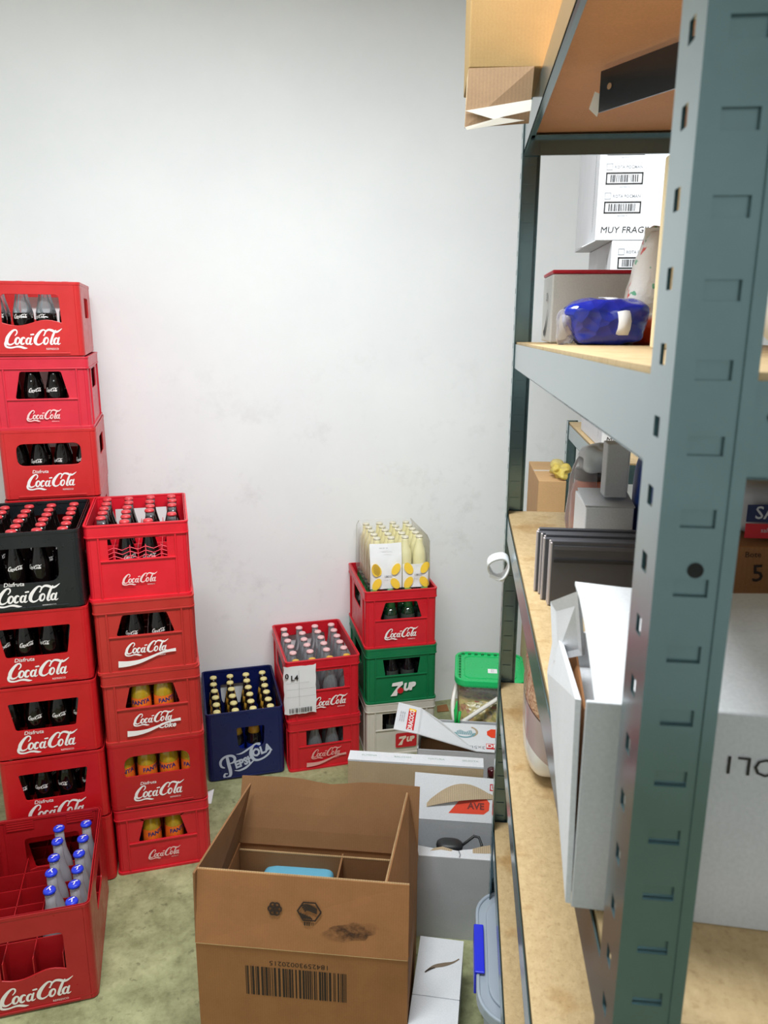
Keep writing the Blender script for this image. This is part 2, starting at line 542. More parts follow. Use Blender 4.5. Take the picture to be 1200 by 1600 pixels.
def cola_script(mb, cx, cz, width, mi=0, rot=0.0):
    """flowing two-word script with swash capitals"""
    sc = width / 3.95
    kw = dict(mi=mi, slant=0.26, sc=sc, ox=cx - 1.92 * sc * math.cos(rot) + 0.42 * sc * math.sin(rot),
              oy=cz - 0.42 * sc * math.cos(rot) - 1.92 * sc * math.sin(rot), rot=rot)
    for o in (0.0, 1.84):
        stroke(mb, [(o + .58, .62, .05), (o + .67, .78, .08), (o + .63, .96, .09), (o + .46, 1.00, .11), (o + .27, .80, .17), (o + .12, .46, .22), (o + .13, .16, .20), (o + .31, .00, .13), (o + .52, .05, .08), (o + .64, .2, .03)], **kw)
    stroke(mb, [(.09, .30, .14), (.05, .05, .15), (.17, -.15, .14), (.48, -.21, .11), (.80, -.15, .11), (1.05, -.15, .15), (1.32, -.23, .14), (1.54, -.25, .02)], **kw)
    for cx_ in (.80, 2.66):
        stroke(mb, ell(cx_, .25, .135, .225, 60, 430, .15, .08), n=1, **kw)
    stroke(mb, ell(1.16, .25, .135, .225, 55, 315, .16, .07), n=1, **kw)
    for ax in (1.50, 3.32):
        stroke(mb, ell(ax, .24, .125, .21, 40, 400, .14, .06), n=1, **kw)
        stroke(mb, [(ax + .16, .48, .09), (ax + .13, .25, .13), (ax + .14, .06, .12), (ax + .23, .02, .08), (ax + .33, .10, .02)], **kw)
    stroke(mb, [(1.60, .68, .10), (1.76, .70, .11)], n=1, **kw)
    stroke(mb, [(2.48, .60, .04), (2.50, .84, .09), (2.66, 1.01, .13), (2.90, .98, .17), (3.12, .88, .16), (3.32, .90, .12), (3.56, 1.10, .03)], **kw)
    stroke(mb, [(3.16, .98, .07), (3.07, .72, .14), (3.01, .35, .15), (3.00, .10, .14), (3.09, .01, .09), (3.19, .10, .03)], **kw)

def wave_ribbon(mb, cx, cz, width, mi=0):
    sc = width / 3.6
    stroke(mb, [(-1.8, -.30, .44), (-1.2, -.32, .36), (-.5, -.24, .26), (.2, -.02, .18), (.8, .20, .14), (1.3, .30, .18), (1.8, .34, .22)], mi=mi, sc=sc, ox=cx, oy=cz, cap=False)

def pepsi_script(mb, cx, cz, width, mi=0):
    sc = width / 4.0
    kw = dict(mi=mi, sc=sc, ox=cx, oy=cz, rot=math.radians(17))
    stroke(mb, [(-1.40, .95, .20), (-1.48, .40, .24), (-1.54, -.15, .24), (-1.66, -.50, .20), (-1.95, -.60, .17), (-2.10, -.42, .16), (-1.98, -.24, .12), (-1.82, -.30, .08)], **kw)
    stroke(mb, [(-1.86, .25, .10), (-2.02, .45, .16), (-1.96, .80, .18), (-1.70, 1.02, .17), (-1.35, 1.06, .18), (-1.02, .92, .20), (-.92, .66, .20), (-1.08, .42, .16), (-1.36, .40, .09)], **kw)
    put_text(mb, 'EPSI', cx - .60 * sc * .956 + .02 * sc, cz - .60 * sc * .292 + .10 * sc * .956, .80 * sc, math.radians(17), .05, 0.1, 0.84, mi)
    stroke(mb, [(-.16, .20, .12), (.12, .20, .12)], n=1, **kw)
    stroke(mb, [(1.06, 1.02, .24), (.86, 1.12, .14), (.60, 1.04, .16), (.36, .76, .22), (.24, .36, .26), (.32, -.02, .22), (.58, -.20, .17), (1.0, -.20, .15), (1.42, -.06, .16), (1.66, .16, .13), (1.60, .30, .08), (1.2, .16, .06)], **kw)
    stroke(mb, [(-.72, .92, .03), (-.40, .84, .12), (0.0, .90, .15), (.4, 1.02, .12), (.7, 1.12, .08)], **kw)
    stroke(mb, [(-1.24, -.28, .05), (-.92, -.42, .14), (-.45, -.40, .17), (0.0, -.22, .13), (.36, -.04, .08)], **kw)
    put_text(mb, 'OLA', cx + 1.04 * sc * .956 - .42 * sc * .292, cz + 1.04 * sc * .292 + .42 * sc * .956, .86 * sc, math.radians(17), .05, 0.1, 0.84, mi)

def sevenup(mb, cx, cz, width, mi=0, red=None):
    sc = width / 3.3
    kw = dict(mi=mi, sc=sc, ox=cx, oy=cz)
    mb.add([(cx + x * sc, cz + y * sc, 0) for x, y in [(-1.35, .82), (-.05, .95), (.02, .55), (-.55, .05), (-.78, -.95), (-1.6, -.95), (-1.0, -.1), (-.62, .38), (-1.45, .38)]], [(0, 1, 2, 7, 8), (2, 3, 6, 7), (3, 4, 5, 6)], mi)
    put_text(mb, 'UP', cx + .72 * sc, cz + .12 * sc, 1.30 * sc, 0.08, .085, 0.3, 0.90, mi)
    if red is not None:
        mb.add([(cx + (-.34 + .40 * math.cos(2 * PI * k / 18)) * sc, cz + (-.28 + .40 * math.sin(2 * PI * k / 18)) * sc, .0003) for k in range(18)], [tuple(range(18))], red)

def decal(name, mb, mats, parent, loc, face='front', eps=0.0008, rotz=0.0, tilt=0.0):
    """flat print built in x-z, laid on an upright face; built in x-y here"""
    o = mb.build(name, mats, parent)
    o.location = loc
    if face == 'front': o.rotation_euler = (PI / 2, 0, rotz)
    elif face == 'left': o.rotation_euler = (PI / 2, 0, -PI / 2)
    elif face == 'right': o.rotation_euler = (PI / 2, 0, PI / 2)
    elif face == 'top': o.rotation_euler = (0, 0, rotz)
    return o

def barcode(mb, x0, x1, z0, z1, n, seed, mi=0, z=0.0):
    rnd = random.Random(seed)
    ws = [rnd.choice((1, 1, 2, 3)) for _ in range(n * 2)]
    k = (x1 - x0) / sum(ws); x = x0
    for i, w in enumerate(ws):
        if i % 2 == 0:
            mb.add([(x, z0, z), (x + w * k, z0, z), (x + w * k, z1, z), (x, z1, z)], [(0, 1, 2, 3)], mi)
        x += w * k

def frame2d(mb, x0, x1, z0, z1, t, mi=0):
    for a, b, c, d in ((x0, x1, z0, z0 + t), (x0, x1, z1 - t, z1), (x0, x0 + t, z0, z1), (x1 - t, x1, z0, z1)):
        mb.add([(a, c, 0), (b, c, 0), (b, d, 0), (a, d, 0)], [(0, 1, 2, 3)], mi)

# ------------------------------------------------------------------ the room
YW = 3.19
struct('floor', MB().box(-2.6, 3.6, -2.6, YW + 0.1, -0.1, 0.0), M_FLOOR)
struct('wall_back', MB().box(-2.6, 3.6, YW, YW + 0.1, 0.0, 3.1), M_WALL)
struct('wall_left', MB().box(-2.7, -2.6, -2.6, YW, 0.0, 3.1), M_WALL)
struct('wall_right', MB().box(3.6, 3.7, -2.6, YW, 0.0, 3.1), M_WALL)
struct('wall_front', MB().box(-2.6, 3.6, -2.7, -2.6, 0.0, 3.1), M_WALL)
struct('ceiling', MB().box(-2.7, 3.7, -2.7, YW + 0.1, 3.1, 3.2), M_CEIL)

# ------------------------------------------------------------------ shelving frame of reference
SA = math.radians(21.4)
R0 = Vector((0.7344, 1.5927, 0))
DV = Vector((math.sin(SA), math.cos(SA), 0)); NV = Vector((math.cos(SA), -math.sin(SA), 0))
def SH(t, s, z=0.0):
    """a place in the shelf's own axes: t across, s along the run (away from the viewer), z up"""
    p = R0 + NV * t + DV * s
    return (p.x, p.y, z)
def sthing(name, label, cat, t, s, z, rz=0.0, group=None):
    return thing(name, label, cat, SH(t, s, z), -SA + rz, group)

def post_mesh(h, ta, tb, pitch=0.0377, sx=1, sy=1, z_off=0.012):
    """slotted steel angle; flange a runs along y, flange b along x, the corner at the origin"""
    mb = MB(); th = 0.002
    def bx(x0, x1, y0, y1, z0, z1):
        mb.box(min(x0 * sx, x1 * sx), max(x0 * sx, x1 * sx), min(y0 * sy, y1 * sy), max(y0 * sy, y1 * sy), z0, z1)
    n = int(h / pitch)
    # flange b with punched slots and sunk tongues
    a0, a1 = tb * 0.26, tb * 0.70
    bx(0, a0, 0, th, 0, h); bx(a1, tb, 0, th, 0, h)
    bx(tb - 0.002, tb, 0, 0.008, 0, h)
    bx(tb - 0.007, tb, -0.0015, th, 0, h)
    z = 0.0
    for k in range(n):
        zc = z_off + k * pitch
        bx(a0, a1, 0, th, z, zc); z = zc + 0.010
        bx(a0 - 0.001, a1 + 0.001, 0.0027, 0.0040, zc - 0.001, zc + 0.011)
    bx(a0, a1, 0, th, z, h)
    # flange a with small keyholes
    b0, b1 = ta * 0.38, ta * 0.62
    bx(0, th, th, b0, 0, h); bx(0, th, b1, ta, 0, h)
    z = 0.0
    for k in range(n):
        zc = z_off + k * pitch + 0.006
        bx(0, th, b0, b1, z, zc); z = zc + 0.011
    bx(0, th, b0, b1, z, h)
    bx(0.004, 0.0055, b0 - 0.002, b1 + 0.002, 0, h)
    return mb

def beam_mesh(length, hb=0.050, along='y'):
    """folded beam: upright web, short top lip and a ledge that carries the board"""
    mb = MB()
    if along == 'y':
        mb.box(0, 0.0015, 0, length, -hb, 0); mb.box(0.0015, 0.024, 0, length, -0.016, -0.0145); mb.box(0, 0.005, 0, length, -hb, -hb + 0.0015)
    else:
        mb.box(0, length, 0, 0.0015, -hb, 0); mb.box(0, length, 0.0015, 0.024, -0.016, -0.0145); mb.box(0, length, 0, 0.005, -hb, -hb + 0.0015)
    return mb

def shelving(label, t0, s_far, run, depth, levels, height, name='shelving_unit', ends=True):
    u = sthing(name, label, 'shelf', t0, s_far, 0)
    ta, tb = 0.048, 0.040
    for (x, y, sx, sy) in ((0, 0, 1, -1), (depth, 0, -1, -1), (0, -run, 1, 1), (depth, -run, -1, 1)):
        p = post_mesh(height, ta, tb, sx=sx, sy=sy).build('post', M_STEEL, u, bevel=0.0)
        p.location = (x, y, 0)
    for z in levels:
        z, zn = z if isinstance(z, tuple) else (z, z)       # height at the far and at the near end
        ti = math.atan2(z - zn, run)
        b = beam_mesh(run - 0.012).build('front_beam', M_STEEL, u); b.location = (0.0025, -run + 0.006, zn - 0.004); b.rotation_euler = (ti, 0, 0)
        b = beam_mesh(run - 0.012).build('back_beam', M_STEEL, u); b.location = (depth - 0.0025, -0.006, z - 0.004); b.rotation_euler = (-ti, 0, PI)
        b = beam_mesh(depth - 0.012, along='x').build('side_beam', M_STEEL, u); b.location = (0.006, -run + 0.0045, zn - 0.004)
        mb = MB().lathe([(0.0001, 0), (0.0035, 0.0002), (0.0026, 0.0022), (0.0001, 0.0026)], 8)
        b2 = beam_mesh(depth - 0.012, along='x').build('side_beam', M_STEEL, u); b2.location = (depth - 0.006, -0.0045, z - 0.004); b2.rotation_euler = (0, 0, PI)
        for dx in (0.046, depth - 0.06):
            r = mb.build('rivet', M_INK, b); r.location = (dx, 0, -0.018); r.rotation_euler = (PI / 2, 0, 0)
        bd = MB().box(0.006, depth - 0.006, 0.008, run - 0.008, -0.0145, 0).build('shelf_board', M_BOARD, u); bd.location = (0, -run, zn); bd.rotation_euler = (ti, 0, 0)
        if z > 2: bd.data.materials[0] = M_BOARD_BRIGHT
    return u

LV = [2.155, (1.727, 1.750), 1.350, 0.922, 0.535, 0.130]
U1 = shelving('tall grey-green slotted steel shelving unit with bare particle board shelves, nearest the viewer', 0, 0, 1.35, 0.46, LV, 2.42)
hb_ = MB(); hb_.add([(.0042 * math.cos(2 * PI * k / 16), .0042 * math.sin(2 * PI * k / 16), 0) for k in range(16)], [tuple(range(16))])
o_ = hb_.build('bolt_hole', plain('dark_hole', S(16, 18, 20), .8), U1); o_.location = (.0205, -1.3506, 1.648); o_.rotation_euler = (PI / 2, 0, 0)
# loose flat bar hanging under the top shelf
bar = MB()
bar.panel([(0.088, -0.450, 2.132), (0.088, -0.450, 2.076), (0.215, -0.640, 2.076), (0.215, -0.640, 2.132)], 0.003).build('support_bar', M_STEEL_D, U1)
hb = MB()
hb.add([(0.0045 * math.cos(2 * PI * k / 14), 0.0045 * math.sin(2 * PI * k / 14), 0) for k in range(14)], [tuple(range(14))])
h_ = hb.build('bolt_hole', plain('tan_through_hole', S(200, 170, 140), 0.7), U1)
h_.location = (0.1000 - .0040, -0.468 - .0027, 2.107)
h_.rotation_euler = (PI / 2, 0, math.atan2(-0.19, 0.127))
MB().panel([(0.093, -0.447, 2.100), (0.086, -0.436, 2.074), (0.074, -0.432, 2.086), (0.080, -0.440, 2.108)], 0.0006).build('tape_tab', M_PAPER, U1)

U2 = shelving('second grey steel shelving unit in the back corner carrying the stacked fragile cartons', 0.272, 1.12, 0.85, 0.46, [1.415, 0.90, 0.40], 1.42, 'shelving_unit')

# ------------------------------------------------------------------ bottle crates
def hole_shape(kind, w, h, z0, z1, a0, a1, cx=0.0):
    """outline of the grip opening; a1 half width at the top, a0 at the bottom (fractions of w)"""
    x0, x1, za, zb = a0 * w, a1 * w, z0 * h, z1 * h
    if kind == 'wave':
        bot = [(cx - x0 + 2 * x0 * k / 12, za + 0.009 * math.sin(-PI * 2 * k / 12)) for k in range(13)]
        return bot + fillet([(cx + x1, zb), (cx - x1, zb)] + bot[:1] + bot[-1:], [0.014, 0.014, 0, 0])[:10]
    if kind == 'trap':
        return fillet([(cx - x0, za), (cx + x0, za), (cx + x1, zb), (cx - x1, zb)], 0.007)
    if kind == 'round':
        return fillet([(cx - x0, za), (cx + x0, za), (cx + x1, zb), (cx - x1, zb)], 0.024)
    if kind == 'arch':
        return fillet([(cx - x0, za), (cx + x0, za), (cx + x1, zb), (cx - x1, zb)], [0.008, 0.008, 0.05, 0.05], 6)
    if kind == 'lowround':
        return fillet([(cx - x0, za), (cx + x0, za), (cx + x1, zb), (cx - x1, zb)], [0.03, 0.03, 0.01, 0.01])
    return [(cx - x0, za), (cx + x0, za), (cx + x1, zb), (cx - x1, zb)]

CRATE_CACHE = {}
def crate(label, loc, mat, style, hole, h=0.237, w=0.30, d=0.40, rotz=0.0, group=None, grid=0.07, name='bottle_crate', scoop=False):
    c = thing(name, label, 'crate', loc, rotz, group)
    th = 0.0045; r = 0.018 if style == 'smooth' else 0.012
    ck = (style, hole, h, w, d)
    if ck in CRATE_CACHE:
        for nm, me in CRATE_CACHE[ck]:
            me = me.copy() if me.materials[0] is not mat else me
            me.materials[0] = mat
            o = bpy.data.objects.new(nm, me); COL.objects.link(o); o.parent = c
            if nm in ('shell', 'rim'):
                bv = o.modifiers.new('bevel', 'BEVEL'); bv.width = 0.0015; bv.segments = 2; bv.limit_method = 'ANGLE'; bv.angle_limit = 0.6
    else:
        mb = MB()
        ww, dd = (w, d) if style == 'smooth' else (w - 0.010, d - 0.010)
        fw, fd = ww / 2 - r, dd / 2 - r
        hp = hole_shape(hole[0], w, h, *hole[1:])
        fo = [(-fw, 0.004), (fw, 0.004), (fw, h), (-fw, h)]
        so = [(-fd, 0.004), (fd, 0.004), (fd, h), (-fd, h)]
        sh = fillet([(-0.075, h * 0.52), (0.075, h * 0.52), (0.075, h * 0.80), (-0.075, h * 0.80)], 0.012)
        mb.plate(fo, [hp], (0, -dd / 2 + th, 0), (1, 0, 0), (0, 0, 1), th)          # front wall
        mb.plate(fo, [hp], (0, dd / 2 - th, 0), (-1, 0, 0), (0, 0, 1), th)          # back wall
        mb.plate(so, [sh], (ww / 2 - th, 0, 0), (0, 1, 0), (0, 0, 1), th)
        mb.plate(so, [sh], (-ww / 2 + th, 0, 0), (0, -1, 0), (0, 0, 1), th)
        for sx in (-1, 1):
            for sy in (-1, 1):
                a0 = {(1, 1): 0, (-1, 1): PI / 2, (-1, -1): PI, (1, -1): 1.5 * PI}[(sx, sy)]
                arc = [(sx * fw + q * math.cos(a0 + PI / 2 * k / 5), sy * fd + q * math.sin(a0 + PI / 2 * k / 5)) for q, ks in ((r, range(6)), (r - th, range(5, -1, -1))) for k in ks]
                mb.slab(arc, 0.004, h)
        mb.slab(rrect(ww - 0.012, dd - 0.012, r), 0.0, 0.007)
        parts = [('shell', mb.build('shell', mat, c, bevel=0.0015))]
        rm = MB()
        if style == 'smooth':
            rm.ring(w + 0.002, d + 0.002, r, th + 0.003, h - 0.010, h)
            parts.append(('base_band', MB().ring(w + 0.0008, d + 0.0008, r, th + 0.001, 0.017, 0.020).build('base_band', mat, c)))
            parts.append(('base_ridge', MB().box(-fw * 0.8, fw * 0.8, -d / 2 - 0.0028, -d / 2 + 0.002, 0.009, 0.0145).build('base_ridge', mat, c, bevel=.001)))
        else:
            rm.ring(w, d, r + 0.004, th + 0.006, h - 0.006, h)
            rm.ring(w - 0.003, d - 0.003, r + 0.003, 0.0055, h - 0.034, h - 0.006)
            rm.ring(w, d, r + 0.004, 0.009, h - 0.039, h - 0.034)
            rm.ring(w, d, r + 0.004, 0.010, 0.0, 0.009)
            za = hole[1] * h
            for s in (-1, 1):
                for y0 in (-d / 2 + 0.0005, d / 2 - 0.0055):
                    x = s * w * 0.365
                    rm.box(x - 0.0025, x + 0.0025, y0, y0 + 0.005, 0.009, h - 0.034)
                for x0 in (-w / 2 + 0.0005, w / 2 - 0.0055):
                    y = s * d * 0.37
                    rm.box(x0, x0 + 0.005, y - 0.0025, y + 0.0025, 0.009, h - 0.034)
                y0 = s * (d / 2 - 0.003)
                rm.box(-w * (0.365 if hole[0] != 'rib' else 0.49), w * (0.365 if hole[0] != 'rib' else 0.49), y0 - 0.0025, y0 + 0.0025, za - 0.005, za)
        parts.append(('rim', rm.build('rim', mat, c, bevel=0.001)))
        g = MB()
        nx, ny = 4, 6
        iw, idp = ww - 2 * th, dd - 2 * th
        def zig(t): return 0.012 * math.sin(t)
        for k in range(1, nx):
            x = -iw / 2 + iw * k / nx
            g.box(x - 0.0011, x + 0.0011, -idp / 2, idp / 2, 0.007, grid)
        for k in range(1, ny):
            y = -idp / 2 + idp * k / ny
            g.box(-iw / 2, iw / 2, y - 0.0011, y + 0.0011, 0.007, grid)
        parts.append(('bottle_grid', g.build('bottle_grid', mat, c)))
        CRATE_CACHE[ck] = [(n_, o.data) for n_, o in parts]
    c['_w'] = w; c['_d'] = d; c['_h'] = h
    return c

def cola_logo(c, width, zf, mat=None, cx=0.0, wave=False, extra=None, mats=None):
    width *= 1.08
    w, d, h = c['_w'], c['_d'], c['_h']
    mb = MB()
    cola_script(mb, cx, zf * h, width)
    if wave: wave_ribbon(mb, cx, zf * h - width * 0.235, width * 1.28)
    if extra == 'disfruta': put_text(mb, 'Disfruta', cx - width * 0.20, zf * h + width * 0.205, width * 0.095, 0, 0.01, 0.2)
    if extra == 'coke': put_text(mb, 'Coke', cx + width * 0.30, zf * h - width * 0.24, width * 0.19, 0, 0.03, 0.3)
    put_text(mb, 'REFRESCO', cx + width * 0.30, zf * h - width * 0.185 - (width * 0.02 if wave else 0), width * 0.045)
    decal('cola_logo', mb, mat or M_PRINT_W, c, (0, -d / 2 - 0.0012, 0))

# bottles -------------------------------------------------------------------
COLA_PROF = [(.0235, 0), (.0275, .004), (.0285, .035), (.0262, .058), (.0255, .078), (.0282, .100), (.0275, .122), (.0215, .146), (.0160, .168), (.0130, .188), (.0128, .206)]
LONG_PROF = [(.026, 0), (.0295, .004), (.0295, .135), (.026, .160), (.0170, .195), (.0135, .225), (.0130, .262)]
JUICE_PROF = [(.026, 0), (.0295, .005), (.0305, .060), (.0305, .140), (.0285, .160), (.0220, .182), (.0150, .196), (.0135, .208)]
def band(r, z0, z1, a0, a1, n=8):
    vs_ = []; fs = []
    for k in range(n + 1):
        a = a0 + (a1 - a0) * k / n
        vs_ += [(r * math.cos(a), r * math.sin(a), z0), (r * math.cos(a), r * math.sin(a), z1)]
    for k in range(n): fs.append((2 * k, 2 * k + 2, 2 * k + 3, 2 * k + 1))
    return vs_, fs
def cap_mesh(z, mat, r=0.0138):
    return MB().lathe([(r + .0012, z), (r + .0014, z + .003), (r - .0005, z + .0075), (r - .004, z + .0088), (0.0004, z + .009)], 12).build('cap', mat, None, True)

PROTO = {}
def make_bottle(kind):
    """a bottle's parts, built once: [(name, mesh)]"""
    if kind in PROTO: return PROTO[kind]
    out = []
    def done(nm, o):
        out.append((nm, o.data)); bpy.data.objects.remove(o)
    if kind in ('cola', 'cola_half', 'cola_tall', 'greenb', 'darkb'):
        k = 1.06
        prof = [(r, z * k) for r, z in COLA_PROF]
        body = {'cola': M_COLA, 'cola_half': M_COLA, 'cola_tall': M_COLA, 'greenb': M_GREENG, 'darkb': M_BROWNG}[kind]
        cut = {'cola': 11, 'cola_half': 7, 'cola_tall': 10, 'greenb': 8, 'darkb': 11}[kind]
        done('glass_body', MB().lathe(prof[:cut], 14).build('glass_body', body, None, True))
        if cut < 11:
            done('glass_neck', MB().lathe(prof[cut - 1:], 12).build('glass_neck', M_GREENL if kind == 'greenb' else M_GLASS, None, True))
        done('cap', cap_mesh(.206 * k, M_GREENL if kind == 'greenb' else M_CAPR))
        if kind.startswith('cola'):
            mb = MB(); cola_script(mb, 0, 0, 0.044)
            V = mb.v; rr = .0287
            mb.v = [((rr + z) * math.sin(x / rr), -(rr + z) * math.cos(x / rr), y + .112 * k) for x, y, z in V]
            done('label', mb.build('label', M_PRINT_W))
        else:
            v, f = band(.0287, .085, .125, -PI, 0)
            mb = MB().add(v, f); done('label', mb.build('label', plain('dim_label', S(60, 66, 62), 0.5)))
    elif kind == 'pepsi':
        done('glass_body', MB().lathe(LONG_PROF, 14).build('glass_body', M_BROWNG, None, True))
        v, f = band(.0300, .045, .125, -PI, PI, 16)
        done('label', MB().add(v, f).build('label', M_LABB, None, True))
        v, f = band(.0225, .172, .196, -PI, PI, 16)
        done('neck_label', MB().lathe([(.0240, .168), (.0178, .198)], 14).build('neck_label', plain('gold_label', S(206, 160, 60), 0.35), None, True))
        done('cap', cap_mesh(.262, M_CAPC))
    elif kind in ('clear', 'clear_y', 'blue'):
        k = .238 / .262 if kind != 'blue' else 1.0
        prof = [(r, z * k) for r, z in LONG_PROF]
        done('glass_body', MB().lathe(prof, 14).build('glass_body', M_GLASS if kind != 'blue' else M_FROST, None, True))
        done('cap', cap_mesh(.262 * k, {'clear': M_CAPP, 'clear_y': M_CAPY, 'blue': M_CAPB}[kind], .0140 if kind != 'blue' else .0155))
        if kind == 'blue':
            mb = MB(); z = .2715
            mb.add([(-.009, .001, z), (-.006, .001, z), (.009, .005, z), (.007, .009, z)], [(0, 1, 2, 3)])
            mb.add([(-.002, -.009, z), (.001, -.009, z), (.003, .002, z), (0, .002, z)], [(0, 1, 2, 3)])
            done('cap_mark', mb.build('cap_mark', M_PRINT_W))
    elif kind == 'juice':
        done('glass_body', MB().lathe(JUICE_PROF, 14).build('glass_body', M_JUICE, None, True))
        v, f = band(.0309, .080, .136, -PI, PI, 16)
        done('label', MB().add(v, f).build('label', M_LABO, None, True))
        mb = MB(); put_text(mb, 'FANTA', 0, 0, 0.019, 0.1, .03, .1)
        rr = .0313
        mb.v = [(rr * math.sin(x / rr), -rr * math.cos(x / rr), y + .122) for x, y, z in mb.v]
        done('label_print', mb.build('label_print', plain('navy_print', S(30, 34, 110), 0.5)))
        done('cap', cap_mesh(.206, M_CAPY))
    PROTO[kind] = out
    return out

def bottle(kind, label, group, crate_o, ix, iy, z0=0.008, jit=0.002, nx=4, ny=6):
    w, d = crate_o['_w'], crate_o['_d']
    rz = crate_o.rotation_euler.z
    x = (ix - (nx - 1) / 2) * (w - 0.022) / nx + random.uniform(-jit, jit)
    y = (iy - (ny - 1) / 2) * (d - 0.022) / ny + random.uniform(-jit, jit)
    p = Matrix.Rotation(rz, 3, 'Z') @ Vector((x, y, 0))
    L = crate_o.location
    rowname = 'front row' if iy == 0 else 'back row' if iy == ny - 1 else ('second', 'third', 'fourth', 'fifth')[iy - 1] + ' row'
    colname = ('leftmost', 'second from left', 'third from left', 'rightmost')[ix]
    label = '%s, %s, %s' % (label, rowname, colname)
    t = thing({'juice': 'orange_drink_bottle', 'cola': 'cola_bottle', 'cola_half': 'cola_bottle'}.get(kind, 'drink_bottle'), label, 'bottle',
              (L.x + p.x, L.y + p.y, L.z + z0), rz + random.uniform(-0.7, 0.7), group)
    for nm, me in make_bottle(kind):
        o = bpy.data.objects.new(nm, me); COL.objects.link(o); o.parent = t
    return t

def fill(c, kind, label, group, rows=(0, 1), cols=(0, 1, 2, 3), **kw):
    for iy in rows:
        for ix in cols:
            bottle(kind, label, group, c, ix, iy, **kw)

def fin(c):
    for k in ('_w', '_d', '_h'):
        if k in c: del c[k]

CR = []
H5 = 0.2368
# --- stack nearest the left edge, front row -----------------------------------
xB, yB = -0.262 - 0.15, 2.312 + 0.20
b5 = crate('bottom red crate under the black crate, behind the foreground crate of blue caps', (xB + .012, yB, 0), RED_B, 'smooth', ('trap', .40, .78, .28, .33), H5)
cola_logo(b5, .165, .21, extra='disfruta')
labsB = ['red cola crate, third below the black crate, logo half hidden by foreground crate', 'red cola crate in the middle of the left stack, two below the black crate', 'red cola crate directly under the black crate']
Bc = []
for k in range(3):
    c = crate(labsB[k], (xB + (.006, .002, -.003)[k], yB, H5 * (k + 1)), RED_B, 'smooth', ('trap', .40, .78, .28, .33), H5, rotz=(.004, -.004, .006)[k])
    cola_logo(c, .165, .21, extra='disfruta'); Bc.append(c)
    fill(c, 'cola', ['dark cola bottle in half-hidden crate of left stack', 'dark cola bottle in red crate two below black crate', 'dark cola bottle in red crate directly under black crate'][k], 'bottles in left stack crate %s' % ('four', 'three', 'two')[k])
blk = crate('black cola crate full of red-capped bottles near the left edge', (xB - .006, yB - .004, H5 * 4), M_BLACK, 'smooth', ('lowround', .36, .80, .29, .30), H5, grid=.06)
cola_logo(blk, .165, .20, extra='disfruta')
fill(blk, 'cola', 'dark cola bottle with red cap in the black crate', 'bottles in the black crate', rows=range(6))
# --- rear stack by the wall ---------------------------------------------------
xA, yA = -0.238 - 0.15, 2.735 + 0.20
for k in range(5):
    c = crate('red cola crate low in the rear stack, hidden behind the black crate stack', (xA, yA, H5 * k), RED_B, 'smooth', ('trap', .40, .78, .28, .33), H5, group='hidden crates of the rear stack')
    CR.append(c)
hA = 0.2330
a3 = crate('red cola crate with wide rounded opening, lowest of the three behind the black crate', (xA + .003, yA, H5 * 5), RED_A1, 'smooth', ('round', .49, .80, .33, .33), hA)
cola_logo(a3, .150, .26, extra='disfruta')
fill(a3, 'cola', 'cola bottle in red crate just behind the black crate', 'bottles in the third crate from the top')
a2 = crate('pinkish red ribbed cola crate, second from the top of the tall left stack', (xA, yA, H5 * 5 + hA), RED_A2, 'rib', ('trap', .43, .80, .27, .205), hA)
cola_logo(a2, .102, .20, M_PRINT_T)
fill(a2, 'cola', 'cola bottle in second crate from top of left stack', 'bottles in the second crate from the top')
a1 = crate('red cola crate with wavy-edged opening, topmost of the tall left stack', (xA - .010, yA - .004, H5 * 5 + hA * 2), RED_A1, 'smooth', ('wave', .46, .83, .29, .28), hA, rotz=.01)
cola_logo(a1, .165, .25)
fill(a1, 'cola_half', 'half-full cola bottle in the topmost red crate', 'bottles in the topmost crate')
CR += [b5, blk, a1, a2, a3] + Bc
# --- second stack -------------------------------------------------------------
xC, yC = -0.251 + 0.15, 2.325 + 0.20
c5 = crate('bottom red crate of the five-crate stack on the floor, orange bottles inside', (xC + .004, yC, 0), RED_E, 'rib', ('trap', .47, .80, .26, .19), H5)
cola_logo(c5, .098, .26, M_PRINT_T)
fill(c5, 'juice', 'orange drink bottle in bottom crate of five-crate stack', 'orange bottles in the bottom crate', cols=(1, 2))
c4 = crate('dark red crate with arched opening and orange bottles, second from the floor', (xC + .002, yC, H5), RED_C4, 'smooth', ('arch', .50, .80, .335, .335), H5)
cola_logo(c4, .150, .24, extra='disfruta')
fill(c4, 'juice', 'orange drink bottle in crate with arched opening', 'orange bottles in the arched crate')
c3 = crate('faded red crate with small Coke wave logo and orange bottles, middle of five', (xC, yC, H5 * 2), RED_C2, 'rib', ('trap', .50, .80, .275, .215), H5, rotz=.006)
cola_logo(c3, .118, .33, wave=True, extra='coke')
fill(c3, 'juice', 'orange drink bottle in faded middle crate of five', 'orange bottles in the middle crate', cols=(1, 2))
c2 = crate('faded red crate with white wave under its logo, second from top of five', (xC - .004, yC, H5 * 3), RED_C2, 'rib', ('trap', .52, .80, .285, .215), H5)
cola_logo(c2, .124, .34, wave=True)
fill(c2, 'cola', 'dark cola bottle in the faded crate with the white wave', 'bottles in the faded wave crate')
c1 = crate('bright red open crate of cola bottles on top of the five-crate stack', (xC - .008, yC + .004, H5 * 4), RED_C1, 'rib', ('', .54, .81, .28, .28), H5, grid=.155, rotz=-.006)
cola_logo(c1, .098, .28, M_PRINT_T)
lat = MB()
for k in range(3):
    zz = .132 + k * .013
    P_ = [(-.090 + i * .0225, -.191, zz + (.006 if i % 2 else -.003)) for i in range(9)]
    lat.tube(P_, .0012, 4)
